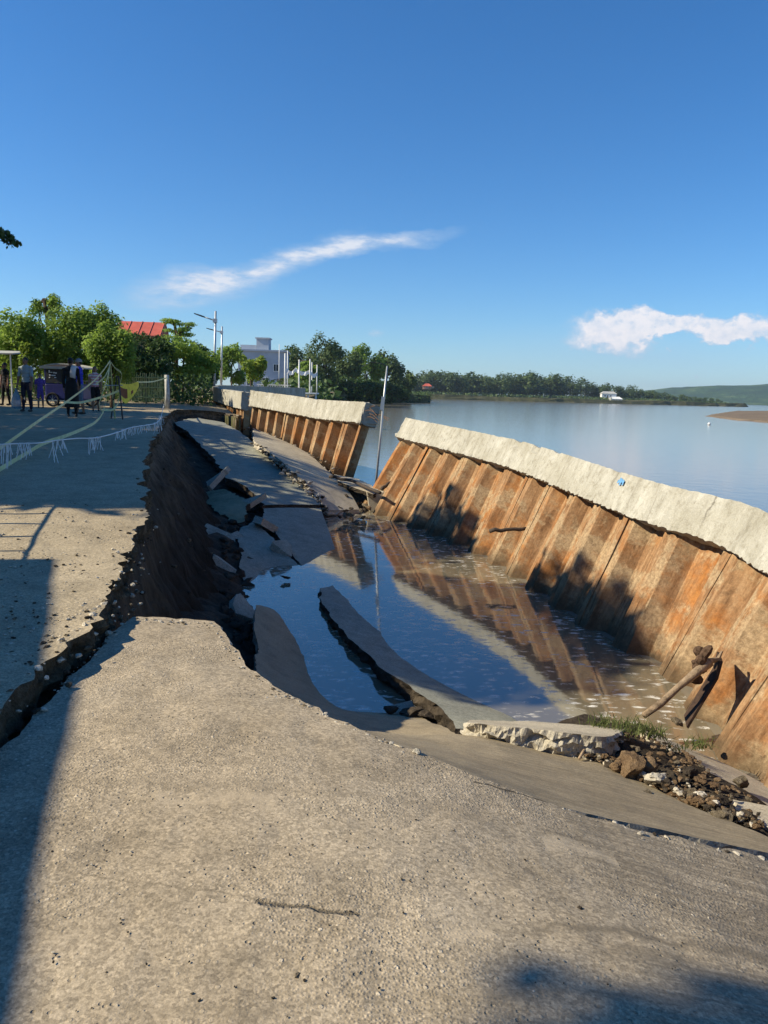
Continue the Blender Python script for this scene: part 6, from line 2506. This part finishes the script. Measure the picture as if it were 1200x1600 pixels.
for (x_, z_, w_, h_) in ((.34, .84, .10, .09), (.42, .52, .12, .03), (.30, .30, .22, .05)):
    m = MB()
    m.box(tb + Vector((x_, -.606, z_)), (w_, .008, h_))
    m.build('sticker', [plain('cream_sticker', (.45, .42, .36), .6)], TR)


def wheel(c, r_, w_):
    m_ = MB()
    vs_, fs_ = [], []
    for i in range(24):
        a_ = 2 * PI * i / 24
        for (rr_, ww_) in ((r_ * .72, -w_ * .7), (r_ * .95, -w_), (r_, 0), (r_ * .95, w_), (r_ * .72, w_ * .7)):
            vs_.append(tb + Vector(c) + Vector((rr_ * math.cos(a_), ww_, rr_ * math.sin(a_))))
    for i in range(24):
        for k in range(5):
            fs_.append((i * 5 + k, i * 5 + (k + 1) % 5, ((i + 1) % 24) * 5 + (k + 1) % 5, ((i + 1) % 24) * 5 + k))
    m_.add(vs_, fs_)
    wo_ = m_.build('wheel', [M_RUB], TR, True)
    m_ = MB()
    m_.tube([tb + Vector(c) + Vector((0, -w_ * .6, 0)), tb + Vector(c) + Vector((0, w_ * .6, 0))], r_ * .12, 10)
    for k in range(8):
        a_ = PI * k / 4
        m_.tube([tb + Vector(c), tb + Vector(c) + Vector((math.cos(a_), 0, math.sin(a_))) * r_ * .74], .008, 4)
    m_.build('rim', [M_STEEL], wo_)


wheel((-.42, -.62, .27), .27, .05)
wheel((.50, .85, .29), .29, .05)
wheel((-.75, .85, .29), .29, .05)
m = MB()
m.tube([tb + Vector((-.75, .85, .55)), tb + Vector((-.1, .85, .62)), tb + Vector((.5, .85, .58))], .05, 8)
m.tube([tb + Vector((.5, .85, .29)), tb + Vector((.36, .85, .75)), tb + Vector((.30, .85, 1.0))], .03, 8)
m.build('motorcycle_frame', [M_DARK], TR)
m = MB()
m.ell(tb + Vector((.12, .85, .74)), (.22, .12, .11), 12, 8)
m.build('fuel_tank', [M_TBLUE], TR, True)
m = MB()
m.ell(tb + Vector((-.32, .85, .74)), (.30, .13, .06), 12, 8)
m.build('saddle', [M_RUB], TR, True)
m = MB()
m.tube([tb + Vector((.26, .5, 1.02)), tb + Vector((.30, .85, 1.0)), tb + Vector((.26, 1.2, 1.02))], .015, 6)
m.build('handlebar', [M_STEEL], TR)

# small stall with grey roof behind the left people
sp_ = D(6, 600, 31)
stl = empty('stall', (sp_.x, 31, ROADZ(sp_.x, 31)), 'small stall with a grey sheet roof at the left edge behind the people', 'stall')
zz = ROADZ(sp_.x, 31)
for x_ in (-.55, .55):
    for y_ in (-.5, .5):
        m = MB()
        m.tube([(sp_.x + x_, 31 + y_, zz), (sp_.x + x_, 31 + y_, zz + 1.95)], .03, 6)
        m.build('post', [M_WPAINT], stl)
m = MB()
m.box((sp_.x, 31, zz + 2.02), (1.5, 1.5, .05), Matrix.Rotation(.10, 3, 'X'))
m.build('roof', [M_GREYROOF], stl)
m = MB()
m.box((sp_.x, 31, zz + .8), (1.2, .7, .05))
m.build('counter', [M_WOOD], stl)
for k, (x_, c_) in enumerate(((-.35, (.5, .3, .3)), (-.1, (.6, .6, .6)), (.2, (.45, .4, .5)))):
    m = MB()
    m.box((sp_.x + x_, 30.7, zz + .95), (.18, .2, .24))
    m.build('crate', [plain('stall_goods_%d' % k, c_, .8)], None, False, (sp_.x + x_, 30.7, zz + .83), label=('pinkish', 'whitish', 'mauve')[k] + ' carton on the counter of the small stall', cat='carton')

# railing at the roadside left of the picture: posts and a top rail
rl = empty('roadside_railing', (-4.3, 6.0, .3), 'bamboo railing at the roadside left of the picture', 'railing')
ra, rb_ = Vector((-4.02, 5.2, 0)), Vector((-4.85, 8.2, 0))
for k in range(8):
    p = ra.lerp(rb_, k / 7)
    z_ = ROADZ(p.x, p.y)
    m = MB()
    m.tube([(p.x, p.y, z_ - .05), (p.x, p.y, z_ + 1.0)], .02, 7)
    m.build('post', [M_BAMBOO], rl)
m = MB()
m.tube([ra + Vector((0, 0, ROADZ(ra.x, ra.y) + 1.0)), rb_ + Vector((0, 0, ROADZ(rb_.x, rb_.y) + 1.0))], .013, 7)
m.build('rail', [M_BAMBOO], rl)

# ------------------------------------------------------------------ riverside plaza: balustrade, white posts with bunting
bal = empty('balustrade', (D(425, 600, 70).x, 70, 1.1), 'low white balustrade on the plaza below the grey building', 'balustrade')
a, b = D(404, 603, 70), D(452, 605, 70)
for k in range(14):
    t = k / 13
    p = a.lerp(b, t)
    m = MB()
    m.tube([(p.x, 70, 1.0), (p.x, 70, 1.3), (p.x, 70, 1.95)], [.05, .08, .05], 6)
    m.build('baluster', [M_WPAINT], bal)
for z_ in (1.03, 2.0):
    m = MB()
    m.box(((a.x + b.x) / 2, 70, z_), (b.x - a.x + .3, .18, .09))
    m.build('rail', [M_WPAINT], bal)
posts = [(445, 606, 552, 66, .07), (449, 606, 548, 67, .05), (467, 607, 562, 66, .07), (484, 607, 561, 66, .06), (487, 607, 566, 68, .05), (495, 608, 570, 68, .05), (436, 603, 538, 72, .04)]
tops = []
for k, (px_, pb_, pt_, Y_, r_) in enumerate(posts):
    a, b = D(px_, pb_, Y_), D(px_ + .5, pt_, Y_)
    m = MB()
    m.tube([a - Vector((0, 0, .4)), b], [r_, r_ * .8], 8)
    o = m.build('banner_post', [M_WPAINT], None, True, tuple(a), label=['leftmost thick white post carrying the bunting', 'thin white post right behind the leftmost bunting post', 'middle white post of the bunting row', 'white post right of the middle one in the bunting row',
                'thin white post close behind the right bunting post', 'last white post at the right end of the bunting', 'tall thin white flagpole in front of the grey building'][k], cat='post', group='white posts on the plaza')
    tops.append((a, b))


def swag(pa, pb_, sag, label):
    m_ = MB()
    n_ = 14
    for i in range(n_ + 1):
        t = i / n_
        p = pa.lerp(pb_, t) - Vector((0, 0, sag * 4 * t * (1 - t)))
        h_ = .32 + .05 * math.sin(20 * t)
        for r in range(3):
            m_.v.append((p.x, p.y + .05 * math.sin(14 * t + r), p.z - h_ * r / 2))
    for i in range(n_):
        for r in range(2):
            q0 = i * 3 + r
            m_.f.append((q0, q0 + 1, q0 + 4, q0 + 3))
            m_.m.append(0)
    o_ = m_.build('bunting', [F_WHITE2], None, False, tuple(pa), label=label, cat='bunting', group='white bunting')
    s_ = o_.modifiers.new('thickness', 'SOLIDIFY')
    s_.thickness = .02
    return o_


F_WHITE2 = plain('white_bunting_cloth', (.75, .76, .76), .9, .08, 4)
swag(D(447, 573, 66), D(462, 574, 66), .35, 'left white swag of bunting between the first two posts')
swag(D(462, 574, 66), D(484, 578, 66), .25, 'middle white swag of bunting on the plaza')
swag(D(485, 578, 66.5), D(495, 581, 68), .25, 'right short white swag of bunting on the plaza')
pl = empty('platform', (D(470, 608, 66).x, 66, 1.0), 'low white platform under the bunting posts', 'platform')
a, b = D(444, 606, 66), D(496, 608, 66)
m = MB()
m.box(((a.x + b.x) / 2, 66.5, 1.35), (b.x - a.x, 2.4, .12))
m.build('deck', [M_WPAINT], pl)
for k in range(5):
    t = k / 4
    m = MB()
    m.box((a.x + (b.x - a.x) * (.03 + .94 * t), 65.6, .5), (.14, .14, 1.6))
    m.build('leg', [M_WPAINT], pl)

# white buoy on the river
m = MB()
bp_ = W(1108, 664, WATER)
m.ell(bp_ + Vector((0, 0, .15)), (.22, .22, .2), 12, 8)
m.build('buoy', [M_WPAINT], None, True, tuple(bp_), label='small white float on the open river at the right', cat='buoy')

# ------------------------------------------------------------------ air over the river
hz = MB()
X0, X1, Y0, Y1, Z0, Z1 = -9100, 9100, -420, 9100, -7.5, 190
hz.box(((X0 + X1) / 2, (Y0 + Y1) / 2, (Z0 + Z1) / 2), (X1 - X0, Y1 - Y0, Z1 - Z0))
Mh = bpy.data.materials.new('haze_air')
Mh.use_nodes = True
hn_ = Mh.node_tree.nodes
hn_.clear()
pv = hn_.new('ShaderNodeVolumePrincipled')
pv.inputs['Color'].default_value = (.62, .80, 1.0, 1)
pv.inputs['Density'].default_value = .00011
pv.inputs['Anisotropy'].default_value = 0.2
ho = hn_.new('ShaderNodeOutputMaterial')
Mh.node_tree.links.new(pv.outputs[0], ho.inputs['Volume'])
hobj = hz.build('haze', [Mh], kind='stuff', label='thin bluish haze in the air over the river', cat='haze')
